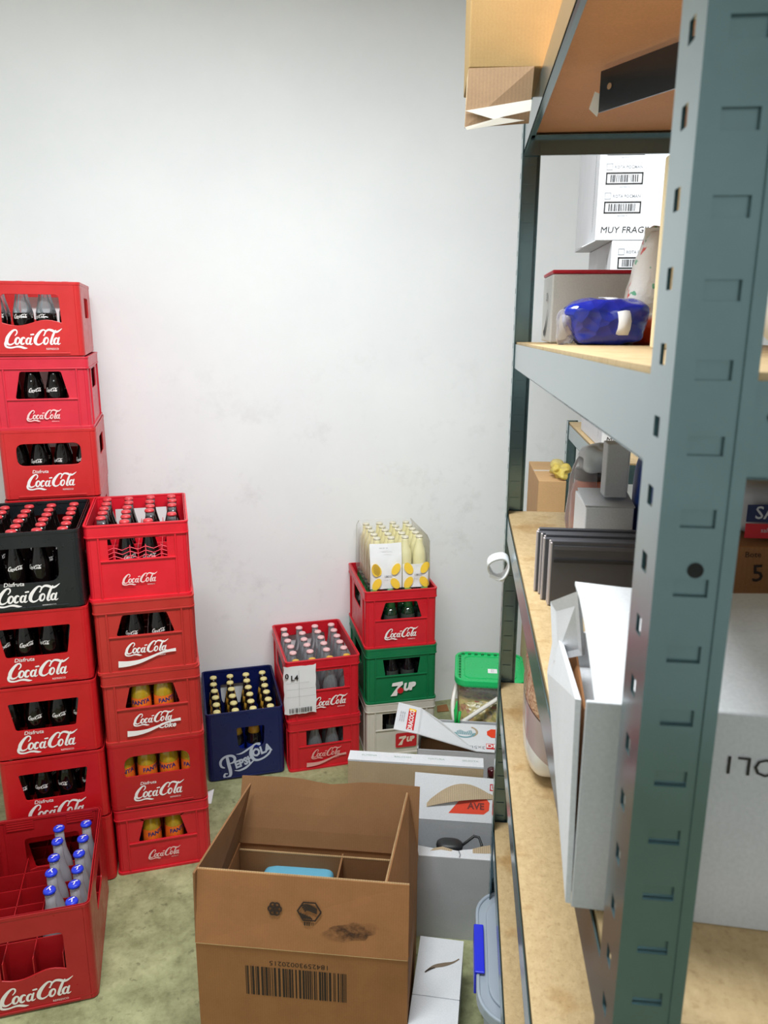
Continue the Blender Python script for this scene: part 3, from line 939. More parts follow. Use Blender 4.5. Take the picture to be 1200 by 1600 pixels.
for x_ in (-.066, -.022, .022, .066): lat.tube([(x_, -.191, .118), (x_ * 1.02, -.191, .170)], .0013, 4)
lat.build('front_lattice', plastic('red_plastic_lattice', S(236, 70, 88)), c1)
for iy in range(6):
    for ix in range(4):
        if (ix, iy) in ((0, 0), (3, 0), (2, 1), (3, 2)): continue
        bottle('cola_tall', 'cola bottle with red cap in the bright red open crate', 'bottles in the bright red open crate', c1, ix, iy, z0=.012)
CR += [c1, c2, c3, c4, c5]
# --- foreground crate ----------------------------------------------------------
f1 = crate('worn red open crate in the left foreground with blue-capped clear bottles', (-0.272 - 0.15, 1.847 + 0.215, 0), RED_F, 'smooth', ('wave', .38, .76, .26, .26), 0.300, d=0.43, grid=.16)
cola_logo(f1, .175, .19)
for iy in range(6):
    for ix in (2, 3):
        if (ix, iy) == (2, 0): continue
        bottle('blue', 'clear bottle with blue cap in the foreground red crate', 'blue-capped bottles in the foreground crate', f1, ix, iy, z0=.010, jit=.005)
pad = MB()
for sx in (-1, 1):
    pad = MB()
    for k in range(4):
        pad.box(sx * .085 - .038, sx * .085 + .038, .2075, .2090, .262 + k * .008, .265 + k * .008)
    pad.box(sx * .085 - .038, sx * .085 + .038, .2085, .2095, .260, .292)
    pad.build('grip_ridges', RED_F, f1)
CR.append(f1)
# --- blue crate -----------------------------------------------------------------
d1 = crate('navy blue cola crate full of cream-capped bottles on the floor', (0.069 + .152, 2.782 + .198, 0), M_NAVY, 'smooth', ('lowround', .44, .76, .165, .18, 0.02), 0.292, d=0.395, rotz=-.012)
mb = MB(); pepsi_script(mb, .012, .074, .215)
decal('cola_logo', mb, plain('pale_blue_print', S(196, 206, 226), .5), d1, (0, -.395 / 2 - .0012, 0))
fill(d1, 'pepsi', 'dark bottle with cream cap in the navy blue crate', 'bottles in the navy blue crate', rows=range(6), z0=.012)
CR.append(d1)
# --- pair with the taped sheet ---------------------------------------------------
xE, yE = 0.383 + .15, 2.770 + .20
e2 = crate('red crate with faded logo and wave, on the floor under the taped-sheet crate', (xE, yE, 0), RED_E, 'rib', ('', .50, .80, .25, .25), .217)
cola_logo(e2, .118, .32, M_PRINT_F, cx=.004, wave=True)
fill(e2, 'clear', 'clear bottle in floor crate below the taped sheet', 'clear bottles in the floor crate', z0=-.035)
for o in []: pass
e1 = crate('red open crate of empty clear bottles with a white sheet taped to its front', (xE - .003, yE, .217), RED_E, 'rib', ('trap', .50, .80, .29, .27), .262)
cola_logo(e1, .135, .30, cx=.025)
fill(e1, 'clear', 'pink-capped clear bottle in the crate with taped sheet', 'empty bottles in the taped-sheet crate', rows=range(1, 6), z0=.012)
fill(e1, 'clear_y', 'yellow-capped clear bottle in the crate with taped sheet', 'yellow-capped bottles in the taped-sheet crate', rows=(0,), z0=.004)
sheet = MB()
NXS, NZS = 9, 12
P = []
for j in range(NZS + 1):
    for i in range(NXS + 1):
        x = -.158 + .126 * i / NXS; z = .248 - .205 * j / NZS
        x += .004 * noise.noise(Vector((j * .5, i * .2, 0))); z -= .006 * noise.noise(Vector((i * .6, 3, j * .1)))
        y = -.207 - .004 * abs(noise.noise(Vector((x * 40, z * 30, 1))))
        if i < 1: y += .010
        P.append((x, y, z))
sheet.add(P, [(j * (NXS + 1) + i, j * (NXS + 1) + i + 1, (j + 1) * (NXS + 1) + i + 1, (j + 1) * (NXS + 1) + i) for j in range(NZS) for i in range(NXS)])
st = thing('taped_sheet', 'crumpled white paper sheet with L4 and a barcode taped to the red crate', 'paper', (xE - .003, yE, .217))
sheet.build('sheet', M_PAPER, st, True)
mb = MB()
put_text(mb, '0', -.147, .210, .030, 0, .03); put_text(mb, 'L4', -.117, .200, .030, 0, .03)
barcode(mb, -.140, -.050, .052, .072, 26, 5)
for (a, b, c_, d_) in ((-.15, -.035, .152, .1525), (-.10, -.0995, .08, .23), (-.15, -.035, .120, .1205), (-.15, -.06, .1785, .179)):
    mb.add([(a, c_, 0), (b, c_, 0), (b, d_, 0), (a, d_, 0)], [(0, 1, 2, 3)])
decal('sheet_print', mb, M_INK, st, (0, -.2125, 0))
CR += [e1, e2]
# --- lemon pack stack -------------------------------------------------------------
ca, sa = math.cos(-.059), math.sin(-.059)
xG, yG = 0.707 + .15 * ca - .20 * sa, 2.794 + .15 * sa + .20 * ca
hG = 0.2420
g3 = crate('off-white crate with a red square 7UP mark, bottom of its stack', (xG, yG, 0), M_WHITEP, 'rib', ('', .50, .79, .26, .26), hG, rotz=-.059)
mb = MB()
mb.add([(x, y, 0) for x, y in fillet([(-.045, .034), (.045, .034), (.045, .100), (-.045, .100)], .008)], [tuple(range(20))], 0)
sv = MB(); sevenup(sv, 0, .066, .072, 0)
rd = decal('red_square_print', mb, M_REDP, g3, (.022, -.2006, 0))
decal('soda_logo', sv, plain('cream_print', S(240, 220, 200), .5), rd, (0, .0, .0006), 'none')
fill(g3, 'darkb', 'dark bottle in the off-white crate', 'bottles in the off-white crate')
g2 = crate('green 7UP crate between the off-white and the red crate', (xG, yG, hG), M_GREEN, 'rib', ('', .50, .79, .225, .26), hG, rotz=-.055)
mb = MB(); sevenup(mb, .005, .062, .108, 0, 1)
decal('soda_logo', mb, [M_PRINT_W, M_REDP], g2, (0, -.2012, 0))
fill(g2, 'darkb', 'dark bottle in the green crate', 'bottles in the green crate')
g1 = crate('red cola crate of green bottles carrying the lemon drink pack', (xG - .002, yG + .004, hG * 2), RED_E, 'rib', ('trap', .50, .79, .285, .215), .2435, rotz=-.062)
cola_logo(g1, .132, .25)
fill(g1, 'greenb', 'green glass bottle in crate under the lemon pack', 'green bottles under the lemon pack', rows=(0, 1))
fill(g1, 'greenb', 'green glass bottle in crate under the lemon pack', 'green bottles under the lemon pack', rows=(2, 3, 4, 5), cols=(0,))
CR += [g1, g2, g3]
for c in CR: fin(c)

# ------------------------------------------------------------------ lemon drink pack on the crate
LP = thing('lemon_drink_pack', 'shrink-wrapped multipack of lemon drink bottles standing on the red crate', 'drink pack', (xG + .004, yG + .020, .727 - .010), -.062)
bp = MB().lathe([(.026, 0), (.0275, .004), (.0275, .125), (.024, .150), (.0165, .172), (.0140, .192), (.0140, .200)], 12).build('lemon_bottle', M_LEMON, None, True)
cp = cap_mesh(.200, plain('pale_gold_cap', S(214, 208, 186), .3)); bpm, cpm = bp.data, cp.data
bpm.name = 'lemon_bottle'
bpm2 = bpm
bpy.data.objects.remove(bp); bpy.data.objects.remove(cp)
for iy in range(5):
    for ix in range(4):
        o = bpy.data.objects.new('lemon_bottle', bpm); COL.objects.link(o); o.parent = LP
        o.location = (-.088 + ix * .0585, -.125 + iy * .058, 0)
        k = bpy.data.objects.new('cap', cpm); COL.objects.link(k); k.parent = o

def lemon_sleeve(x0, x1, z0, z1, seed, panel):
    mb = MB(); n, m_ = 10, 12
    rnd = random.Random(seed)
    P = []
    for j in range(m_ + 1):
        for i in range(n + 1):
            u, v = i / n, j / m_
            x = x0 + (x1 - x0) * u; z = z0 + (z1 - z0) * v
            y = -.158 - .006 * math.sin(PI * u) + .004 * noise.noise(Vector((x * 30, z * 25, seed)))
            if panel and v > .55: y += .030 * (v - .55)
            P.append((x, y, z))
    mb.add(P, [(j * (n + 1) + i, j * (n + 1) + i + 1, (j + 1) * (n + 1) + i + 1, (j + 1) * (n + 1) + i) for j in range(m_) for i in range(n)])
    s = mb.build('paper_sleeve', M_PAPER, LP, True)
    pr = MB()
    def petal(cx, cz, r, a, mi):
        pts = []
        for k in range(14):
            t = 2 * PI * k / 14
            pts.append((cx + (r * math.cos(t) * .62) * math.cos(a) - r * math.sin(t) * math.sin(a), cz + (r * math.cos(t) * .62) * math.sin(a) + r * math.sin(t) * math.cos(a), 0))
        pr.add(pts, [tuple(range(14))], mi)
    w_ = x1 - x0
    cz = z0 + .050
    for (dx, dz, r, a) in ((.20, .032, .027, .5), (.80, .032, .026, -.5), (.20, -.028, .027, -.5), (.78, -.028, .026, .6)):
        petal(x0 + w_ * dx, cz + dz, r, a, 0)
    if panel: petal(x0 + w_ * .17, z0 + .082, .028, .2, 0)
    put_text(pr, 'LIMON', x0 + w_ * .56, cz + .004, .010, 0, .02, 0, 1, 1)
    put_text(pr, 'con gas y zumo', x0 + w_ * .56, cz - .010, .006, 0, 0, 0, 1, 1)
    if panel:
        put_text(pr, 'PACK 24', x0 + w_ * .40, z1 - .014, .009, 0, 0, 0, 1, 1)
        put_text(pr, 'botellas de vidrio', x0 + w_ * .52, z1 - .030, .006, 0, 0, 0, 1, 1)
    decal('sleeve_print', pr, [M_YELP, M_INKG], s, (0, -.1685, 0))
lemon_sleeve(-.122, .008, .002, .188, 1, True)
lemon_sleeve(.012, .124, .002, .100, 2, False)
fm = MB()
loops = []
for z, k in ((.001, 1.0), (.10, 1.0), (.19, .99), (.211, .93)):
    loops.append([(x * k, y * k, z + .002 * noise.noise(Vector((x * 30, y * 30, 0)))) for x, y in rrect(.252, .335, .02, 4)])
fm.loft(loops, 0, False)
fo = fm.build('shrink_film', M_FILM, LP, True); fo.location = (0, -.005, 0)
# ------------------------------------------------------------------ cartons on the floor
def scaled_panel(mb, q, th=0.004, mi=0): mb.panel(q, th, mi)

BC = sthing('open_carton', 'large open brown cardboard carton with upright flaps and dividers in the foreground', 'box', -.4455, -.077, 0)
W2, D2, HB, TH = .2535, .185, .335, .005
mb = MB()
mb.box(-W2, W2, -D2, -D2 + TH, 0, HB); mb.box(-W2, W2, D2 - TH, D2, 0, HB)
mb.box(-W2, -W2 + TH, -D2 + TH, D2 - TH, 0, HB); mb.box(W2 - TH, W2, -D2 + TH, D2 - TH, 0, HB)
mb.box(-W2 + TH, W2 - TH, -D2 + TH, D2 - TH, 0, .006)
mb.build('body', M_KRAFT, BC, bevel=.001)
FH = .178
def flap(name, pts, th, mat, par, edge=True):
    mb = MB(); mb.panel(pts, th, 0)
    o = mb.build(name, mat, par)
    return o
ff = flap('flap', [(-W2, -D2 + .002, HB), (W2, -D2 + .002, HB), (W2 - .002, -D2 + .040, HB + FH - .006), (-W2 + .004, -D2 + .034, HB + FH)], .0045, M_KRAFT, BC)
# back flap with a bent middle
mb = MB(); n = 12; P = []
for j in range(5):
    for i in range(n + 1):
        u = i / n; v = j / 4
        x = -W2 + 2 * W2 * u
        dip = -.016 * math.exp(-((u - .50) / .13) ** 2) * v * v
        P.append((x, D2 - .004 + .062 * v ** 1.2 + .008 * v * math.sin(PI * u), HB + FH * .97 * v + dip))
F = [(j * (n + 1) + i, j * (n + 1) + i + 1, (j + 1) * (n + 1) + i + 1, (j + 1) * (n + 1) + i) for j in range(4) for i in range(n)]
mb.add(P, F); o = mb.build('flap', M_KRAFT_IN, BC)
sm = o.modifiers.new('thick', 'SOLIDIFY'); sm.thickness = .0045
flap('flap', [(-W2 + .002, D2 - .008, HB), (-W2 + .002, -D2 + .006, HB), (-W2 + .002, -D2 + .016, HB + FH), (-W2 + .036, D2 + .020, HB + FH - .004)], .0045, M_KRAFT_IN, BC)
rf = flap('flap', [(W2 - .002, -D2 + .008, HB), (W2 - .002, D2 - .006, HB), (W2 - .034, D2 + .030, HB + FH - .010), (W2 - .058, -D2 + .048, HB + FH - .012)], .0045, M_KRAFT, BC)
MB().tube([(W2 - .0582, -D2 + .048, HB + FH - .012), (W2 - .046, .04, HB + FH - .011), (W2 - .0342, D2 + .030, HB + FH - .010)], .0026, 6).build('flap_edge', M_EDGE, rf)
# the cut edges show the flutes
for (a, b) in (((-W2 + .004, -D2 + .0338, HB + FH), (W2 - .002, -D2 + .0398, HB + FH - .006)),):
    MB().tube([a, ((a[0] + b[0]) / 2, (a[1] + b[1]) / 2, (a[2] + b[2]) / 2), b], .0026, 6).build('flap_edge', M_EDGE, ff)
crs = MB().box(-W2 + .001, W2 - .001, -D2 - .0022, -D2 + .003, HB - .0018, HB + .0022).build('fold_crease', plain('pale_crease', S(232, 198, 152), .7), BC, bevel=.001)
MB().box(.042, .047, -D2 + .006, D2 - .006, .012, HB - .012).build('divider', M_KRAFT_IN, BC)
dv = MB().box(-W2 + .006, W2 - .006, D2 - .022, D2 - .017, .012, HB - .014).build('divider', M_KRAFT_IN, BC)
MB().box(-W2 + .006, W2 - .006, D2 - .0225, D2 - .0165, HB - .014, HB - .011).build('divider_edge', M_EDGE, dv)
mb = MB(); barcode(mb, -.122, .122, -.108, -.026, 40, 3)
bm_ = decal('barcode', mb, M_INKB, BC, (-.012, -D2 - .0008, HB - .028 + .0), 'front')
mb = MB(); put_text(mb, '18425930020215', 0, 0, .0185, PI, 0, 0, 1.12)
decal('carton_number', mb, M_INKB, BC, (-.004, -D2 - .0008, HB - .0405), 'front')
# two small stamps on the upright flap: a ring flower and a hexagon
mb = MB()
for k in range(6):
    a = 2 * PI * k / 6
    stroke(mb, [(.0095 * math.cos(a) + .0062 * math.cos(t), .0095 * math.sin(a) + .0062 * math.sin(t), .0012) for t in [2 * PI * j / 12 for j in range(13)]], n=1, cap=False)
stroke(mb, [(.004 * math.cos(t), .004 * math.sin(t), .0016) for t in [2 * PI * j / 12 for j in range(13)]], n=1, cap=False)
o_ = decal('stamp_print', mb, M_INKB, ff, (-.062, -D2 + .0148, HB + .098), 'front'); o_.rotation_euler = (PI / 2 - math.atan2(.036, FH), 0, 0)
mb = MB()
hx = [(.028 * math.cos(PI / 3 * k), .0245 * math.sin(PI / 3 * k)) for k in range(7)]
off = .082
stroke(mb, [(off + x, y, .0016) for x, y in hx], n=1, cap=False)
for j in range(4):
    stroke(mb, [(off - .020 + j * .003, .012 - j * .004, .0020), (off - .004, .016 - j * .004, .0026), (off + .018, .006 - j * .003, .0016)], cap=False)
for j in range(5):
    stroke(mb, [(off - .021 + j * .005, -.004 - j * .002, .0022), (off - .013 + j * .005, -.018, .0022)], n=1, cap=False)
barcode(mb, off - .012, off + .014, -.034, -.025, 6, 9)
st_ = decal('stamp_print', mb, M_INKB, ff, (-.062, -D2 + .0148, HB + .098), 'front')
st_.rotation_euler = (PI / 2 - math.atan2(.036, FH), 0, 0)
# dirt smudge on the flap: a thin stain with a ragged outline
mb = MB()
pts = []
for k in range(40):
    a = 2 * PI * k / 40
    r = 1 + .45 * noise.noise(Vector((math.cos(a) * 2.2, math.sin(a) * 2.2, 4)))
    pts.append((.066 * r * math.cos(a) + .012 * math.sin(a), .024 * r * math.sin(a) + .010 * math.cos(a), 0))
mb.add(pts, [tuple(range(40))])
m, nt, b = _mat('dirt_smudge')
b.inputs['Base Color'].default_value = S(70, 44, 30); b.inputs['Roughness'].default_value = .8
tr = nt.nodes.new('ShaderNodeBsdfTransparent'); ms = nt.nodes.new('ShaderNodeMixShader')
c_, f_ = noise_ramp(nt, coords(nt, 'Object', (1, 1.6, 1)), 38, 6, .36, .74, (0, 0, 0, 1), (.75, .75, .75, 1), .7)
gr = nt.nodes.new('ShaderNodeTexGradient'); gr.gradient_type = 'SPHERICAL'
nt.links.new(coords(nt, 'Object', (12, 30, 1)), gr.inputs[0])
mm = nt.nodes.new('ShaderNodeMath'); mm.operation = 'MULTIPLY'; mm.use_clamp = True
sc_ = nt.nodes.new('ShaderNodeMath'); sc_.operation = 'MULTIPLY'; sc_.inputs[1].default_value = 2.2
nt.links.new(gr.outputs[1], sc_.inputs[0]); nt.links.new(c_, mm.inputs[0]); nt.links.new(sc_.outputs[0], mm.inputs[1])
nt.links.new(mm.outputs[0], ms.inputs[0]); nt.links.new(tr.outputs[0], ms.inputs[1]); nt.links.new(b.outputs[0], ms.inputs[2])
nt.links.new(ms.outputs[0], nt.nodes['Material Output'].inputs[0])
sd = decal('stain', mb, m, ff, (.118, -D2 + .0086, HB + .055), 'front')
sd.rotation_euler = (PI / 2 - math.atan2(.038, FH), 0, 0)
# things inside the carton
bk = sthing('blue_packet', 'blue and white plastic packet lying inside the open brown carton', 'packet', -.545, .026, .030)
MB().blob((.02, 0, .130), (.105, .075, .122), .22, .05, 14, 2).build('packet', plain('pale_blue_packet', S(108, 178, 206), .35), bk, True)
MB().blob((-.01, -.035, .240), (.090, .040, .022), .6, .12, 12, 5).build('white_wrap', M_PAPER, bk, True)
dk = sthing('crumpled_dark_bag', 'small crumpled dark plastic bag in the corner of the brown carton', 'bag', -.668, .055, .008)
MB().blob((0, 0, .125), (.022, .026, .128), .8, .25, 16, 9).build('bag', plain('dark_crumpled_plastic', S(44, 42, 44), .3), dk, True)

# torn white carton behind
AV = sthing('torn_carton', 'torn-open white carton with shade-grey front and orange printed lid behind the brown carton', 'box', -.05, .2645, 0)
W3, D3, H3 = .17, .0875, .274
mb = MB()
mb.box(-W3, W3, -D3, -D3 + .004, 0, H3); mb.box(-W3, W3, D3 - .004, D3, 0, H3)
mb.box(-W3, -W3 + .004, -D3 + .004, D3 - .004, 0, H3); mb.box(W3 - .004, W3, -D3 + .004, D3 - .004, 0, H3); mb.box(-W3 + .004, W3 - .004, -D3 + .004, D3 - .004, 0, .004)
mb.build('body', M_GREY_SHADE, AV)  # white carton body greyed to stand for its unlit front
mb = MB()
tear = [(-W3, -D3), (W3, -D3), (W3, -.005), (.10, .000), (.078, -.010), (.060, -.024), (.040, -.030), (.028, -.047), (.012, -.044), (-.015, -.050), (-.030, -.056), (-.045, -.054), (-.075, -.043), (-.10, -.052), (-W3, -.040)]
mb.plate(tear, [], (0, 0, H3), (1, 0, 0), (0, 1, 0), .003)
nf = mb.build('torn_flap', M_WHITEB, AV)
mb = MB()
mb.plate([(.012, -.0435), (.040, -.0295), (.060, -.0235), (.078, -.0095), (.10, .0005), (W3, -.0045), (W3, -.040), (.09, -.052), (.05, -.060), (.012, -.062)], [], (0, 0, H3 + .0031), (1, 0, 0), (0, 1, 0), .0006)
mb.plate([(-.10, -.0515), (-.075, -.0425), (-.045, -.0535), (-.05, -.060), (-.08, -.056), (-.11, -.064)], [], (0, 0, H3 + .0031), (1, 0, 0), (0, 1, 0), .0006)
mb.build('torn_layer', M_CORR, nf)
mb = MB()
stroke(mb, [(-.028, -.056, .0012), (-.026, -.066, .0016), (-.024, -.074, .0012), (-.026, -.086, .001)], cap=False)
cr_ = decal('crack', mb, M_INKG, nf, (0, 0, H3 + .0036), 'top')
# lid: bends upwards from the far edge
LA = math.radians(56)
def lid(x, v, off=0.0):
    return (x, D3 - .002 + v * math.cos(LA) - off * math.sin(LA), H3 + v * math.sin(LA) + off * math.cos(LA))
mb = MB(); mb.panel([lid(-W3, 0), lid(W3, 0), lid(W3, .128), lid(-W3, .136)], .003)
ld = mb.build('lid_flap', M_WHITEB, AV)
oc = [(-.062, .022), (.046, .024), (.062, .036), (.064, .058), (.050, .074), (.012, .080), (-.030, .060)]
mb = MB(); mb.add([lid(x, v, .0036) for x, v in oc], [tuple(range(7))]); mb.build('orange_print', M_ORANGE, ld)
mb = MB(); put_text(mb, 'AVE', .022, .046, .026, 0, .03, 0, 1.1)
mb.v = [lid(x, y, .0044) for x, y, z in mb.v]; mb.build('lid_lettering', plain('dark_red_lettering', S(120, 36, 26), .5), ld)
# curled strip of bare flutes torn from the lid
mb = MB(); P = []; n = 14
for i in range(n + 1):
    u = i / n; x = -.130 + .205 * u
    c = .036 + .060 * u - .026 * u * u
    wv = .014 + .036 * math.sin(PI * min(1, u * 1.05))
    lift = .005 + .012 * math.sin(PI * u)
    for k in range(4):
        a = k / 3
        P.append(lid(x, c + wv * a, lift * (1 - a * .55)))
mb.add(P, [(i * 4 + k, i * 4 + k + 1, (i + 1) * 4 + k + 1, (i + 1) * 4 + k) for i in range(n) for k in range(3)])
o = mb.build('torn_strip', M_CORR, ld); o.modifiers.new('thick', 'SOLIDIFY').thickness = .003
mb = MB(); mb.panel([lid(.074, .052, .0045), lid(W3, .060, .0045), lid(W3, .092, .0045), lid(.078, .095, .0045)], .0012); mb.build('torn_patch', M_CORR, ld)
mb = MB(); frame2d(mb, -.010, .010, -.010, .010, .003); put_text(mb, 'P', 0, 0, .014, 0, .02)
mb.v = [lid(x + .074, y + .104, .0040) for x, y, z in mb.v]; mb.build('red_mark', M_REDP, ld)
# black strap lying in the torn carton
bs = sthing('black_strap_tool', 'black plastic handle with a bent loop inside the torn white carton', 'tool', -.105, .262, .028)
mb = MB(); mb.blob((0, 0, .225), (.040, .026, .016), .8, .05, 8, 1, 20, 10); mb.build('handle', M_BLK, bs, True)
MB().tube([(.030, 0, .222), (.048, .004, .236), (.072, .014, .252), (.086, .012, .250), (.094, -.004, .238), (.096, -.022, .226)], .0042, 6).build('loop', M_BLK, bs, True)
MB().box(-.03, .03, -.02, .02, -.023, .212).build('stem', M_BLK, bs)

# small low carton with a slit lid
SB = sthing('low_white_carton', 'low white carton with a slit in its lid beside the large brown carton', 'box', -.126, -.143, 0, math.radians(-3))
mb = MB(); mb.box(-.058, .058, -.155, .155, 0, .148); mb.build('body', M_GREY_SHADE, SB, bevel=.002)
mb = MB(); mb.box(-.0585, .0585, -.155, -.036, .148, .1505); mb.build('lid_flap', M_WHITEB, SB)
mb = MB(); mb.box(-.0585, .0585, -.033, .155, .148, .1505); f2 = mb.build('lid_flap', M_WHITEB, SB)
mb = MB(); stroke(mb, [(-.032, .040, .003), (-.012, .058, .010), (.012, .068, .012), (.034, .078, .006), (.050, .092, .003)], cap=False)
decal('slit', mb, plain('torn_brown_slit', S(120, 104, 86), .8), f2, (0, 0, .1511), 'top')
mb = MB(); stroke(mb, [(-.034, .036, .002), (-.022, .048, .006), (-.010, .054, .002)], cap=False)
decal('slit_shadow_gap', mb, plain('dark_slit', S(60, 50, 42), .9), f2, (0, 0, .1514), 'top')

# thin upright tan carton
TB = sthing('tan_carton', 'narrow upright tan carton with a white top edge standing behind the torn carton', 'box', -.2215, .468, 0)
mb = MB(); mb.box(-.2155, .2155, -.026, .026, 0, .402); mb.build('body', M_TAN, TB, bevel=.0015)
mb = MB(); mb.box(-.2155, .2155, -.0265, .0265, .402, .408); tp = mb.build('top_flap', M_WHITEB, TB)
for k in range(4):
    mb = MB(); put_text(mb, ('ALMENA', 'BALCHIM', 'NATURA', 'SELECTA')[k], -.150 + k * .108, .004, .012, 0, 0, 0, 1.1)
    decal('top_lettering', mb, plain('pale_green_ink', S(150, 176, 166), .7), tp, (0, 0, .4086), 'top')
wb_ = thing('red_wine_bottle', 'dark red bottle standing on the floor between the tan carton and the lettered carton', 'bottle', SH(.030, .62, 0))
MB().lathe([(.030, 0), (.036, .006), (.036, .17), (.030, .205), (.016, .235), (.0140, .285)], 14).build('glass_body', M_WINE, wb_, True)
MB().lathe([(.0155, .255), (.0158, .292), (.010, .296), (.0005, .2965)], 12).build('cap', M_WINE, wb_, True)

# lettered white carton
DR = sthing('lettered_carton', 'white carton with red and teal print and its lid folded open beside the bucket', 'box', -.085, .818, 0)
mb = MB()
w, d, h = .145, .110, .298
mb.box(-w, w, -d, -d + .004, 0, h); mb.box(-w, w, d - .004, d, 0, h); mb.box(-w, -w + .004, -d, d, 0, h); mb.box(w - .004, w, -d, d, 0, h); mb.box(-w, w, -d, d, 0, .004)
mb.build('body', M_GREY_SHADE, DR)
mb = MB(); mb.box(-w + .005, w - .005, -d + .005, d - .005, .1, .22); mb.build('inner_tray', M_KRAFT_IN, DR)
A_, D_ = Vector((-.145, -.119, .362)), Vector((-.142, .066, .362))           # raised end of the lid
B_, C_ = Vector((.063, -.113, .303)), Vector((-.060, .075, .303))            # crease
G_, I_ = Vector((.145, -.113, .302)), Vector((.145, .075, .302))
mb = MB(); mb.panel([B_, G_, I_, C_], .003); lm = mb.build('lid_flap', M_WHITEB, DR)
mb = MB(); mb.panel([A_, B_, C_, D_], .003); ld = mb.build('lid_flap', M_WHITEB, DR)
E_, F_ = Vector((-.228, -.132, .382)), Vector((-.226, .060, .384))
mb = MB(); mb.panel([E_, A_, D_, F_], .003); l2 = mb.build('side_flap', M_WHITEB, DR)
def bil(q, u, v, off=.0036):
    a = q[0].lerp(q[1], u); b = q[3].lerp(q[2], u); p = a.lerp(b, v)
    n = (q[1] - q[0]).cross(q[3] - q[0]).normalized()
    return tuple(p + n * off)
def on_quad(mb, q, su, sv, u0, v0, off=.0036):
    mb.v = [bil(q, u0 + x / su, v0 + y / sv, off + z) for x, y, z in mb.v]
q1 = (A_, B_, C_, D_); q2 = (E_, A_, D_, F_)
mb = MB(); mb.add([(x, y, 0) for x, y in fillet([(-.07, -.016), (.07, -.016), (.07, .016), (-.07, .016)], .002)], [tuple(range(20))])
mb.v = [(-y, x, z) for x, y, z in mb.v]; on_quad(mb, q2, .098, .18, .66, .46, .0036); mb.build('red_label_print', M_REDP, l2)
mb = MB(); put_text(mb, 'DRACOCO', 0, 0, .026, 0, .03, 0, 1.05); mb.v = [(-y, x, z) for x, y, z in mb.v]
on_quad(mb, q2, .098, .18, .66, .44, .0044); mb.build('label_lettering', M_PRINT_W, l2)
mb = MB(); mb.add([(-.014, .048, 0), (.014, .048, 0), (.014, .066, 0), (-.014, .066, 0)], [(0, 1, 2, 3)])
on_quad(mb, q2, .098, .18, .66, .50, .0042); mb.build('yellow_print', M_YELP, l2)
mb = MB()
for k in range(3): put_text(mb, 'aceite de oliva virgen', 0, -.008 + k * .008, .008)
mb.v = [(-y, x, z) for x, y, z in mb.v]; on_quad(mb, q2, .098, .18, .26, .5); mb.build('small_print', M_INKG, l2)
q3 = (B_, G_, I_, C_)
def flat3(mb, cx, cy, off=.0036): mb.v = [(x + cx, y + cy, .303 + off + z) for x, y, z in mb.v]
mb = MB(); put_text(mb, '3x5L', 0, 0, .028, PI); flat3(mb, .068, -.088); mb.build('lid_lettering', M_INKG, lm)
mb = MB()
stroke(mb, [(.036 * math.cos(t), .034 * math.sin(t), .009) for t in [PI * 1.02 + PI * .96 * j / 16 for j in range(17)]], n=1, cap=False)
for k in range(9): stroke(mb, [(-.028 + k * .007, -.016, .005), (-.026 + k * .006, .010 + .006 * math.sin(k), .004)], n=1, cap=False)
flat3(mb, .022, .010); mb.build('emblem_print', M_TEALP, lm)
mb = MB(); stroke(mb, [(.045 * math.cos(t), .040 * math.sin(t), .008) for t in [-.9 + 1.9 * j / 10 for j in range(11)]], n=1, cap=False)
flat3(mb, .022, .016, .0034); mb.build('scorch_print', M_CORR, lm)
mb = MB(); mb.add([(.027 * math.cos(PI / 8 + PI / 4 * k), .032 * math.sin(PI / 8 + PI / 4 * k), 0) for k in range(8)], [tuple(range(8))]); flat3(mb, .128, .012); mb.build('red_octagon_print', M_ORANGE, lm)
mb = MB(); mb.add([(-.030, -.018, 0), (.030, -.018, 0), (.030, .018, 0), (-.030, .018, 0)], [(0, 1, 2, 3)]); flat3(mb, .128, -.078); mb.build('red_label_print', M_REDP, lm)
mb = MB(); put_text(mb, 'DR', -.008, 0, .032, 0, .03); flat3(mb, .128, -.078, .0044); mb.build('label_lettering', M_PRINT_W, lm)

# ------------------------------------------------------------------ bucket of olives
BK = sthing('olive_bucket', 'translucent bucket of olives with a bright green lid and white handle', 'bucket', .030, 1.085, 0)
def tub(w0, w1, d0, d1, z0, z1, r=.045):
    return [[(x, y, z0) for x, y in rrect(w0, d0, r)], [(x, y, z1) for x, y in rrect(w1, d1, r)]]
MB().loft(tub(.205, .236, .205, .236, .004, .352)).build('olives', M_OLIVE, BK, True)
MB().loft(tub(.215, .252, .215, .252, 0, .428), 0, True).build('tub', M_TUBC, BK, True)
mb = MB()
mb.slab(rrect(.268, .268, .05, 7), .425, .447); mb.ring(.272, .272, .052, .012, .430, .452, 0, 7); mb.ring(.200, .200, .030, .004, .446, .4495, 0, 7)
lid_ = mb.build('lid', M_LIDG, BK, bevel=.002)
mb = MB()
for k in range(9):
    mb.box(-.110 + k * .026, -.110 + k * .026 + .012, .112, .120, .447, .4525); mb.box(-.120, -.112, -.105 + k * .024, -.105 + k * .024 + .011, .447, .4525)
mb.build('lid_ribs', plastic('lid_green_dark', S(8, 120, 62)), lid_)
mb = MB(); mb.add([(x, y, .4475) for x, y in ((-.008, -.050), (.028, -.050), (.028, -.012), (-.008, -.012))], [(0, 1, 2, 3)])
lb = mb.build('sticker', M_PAPER, lid_)
mb = MB()
for k in range(3): put_text(mb, 'B-%d' % (k + 4), .010, -.040 + k * .010, .008, 0, 0, 0, 1)
decal('sticker_lettering', mb, M_INKG, lb, (0, 0, .4481), 'top')
hd = MB(); P = []
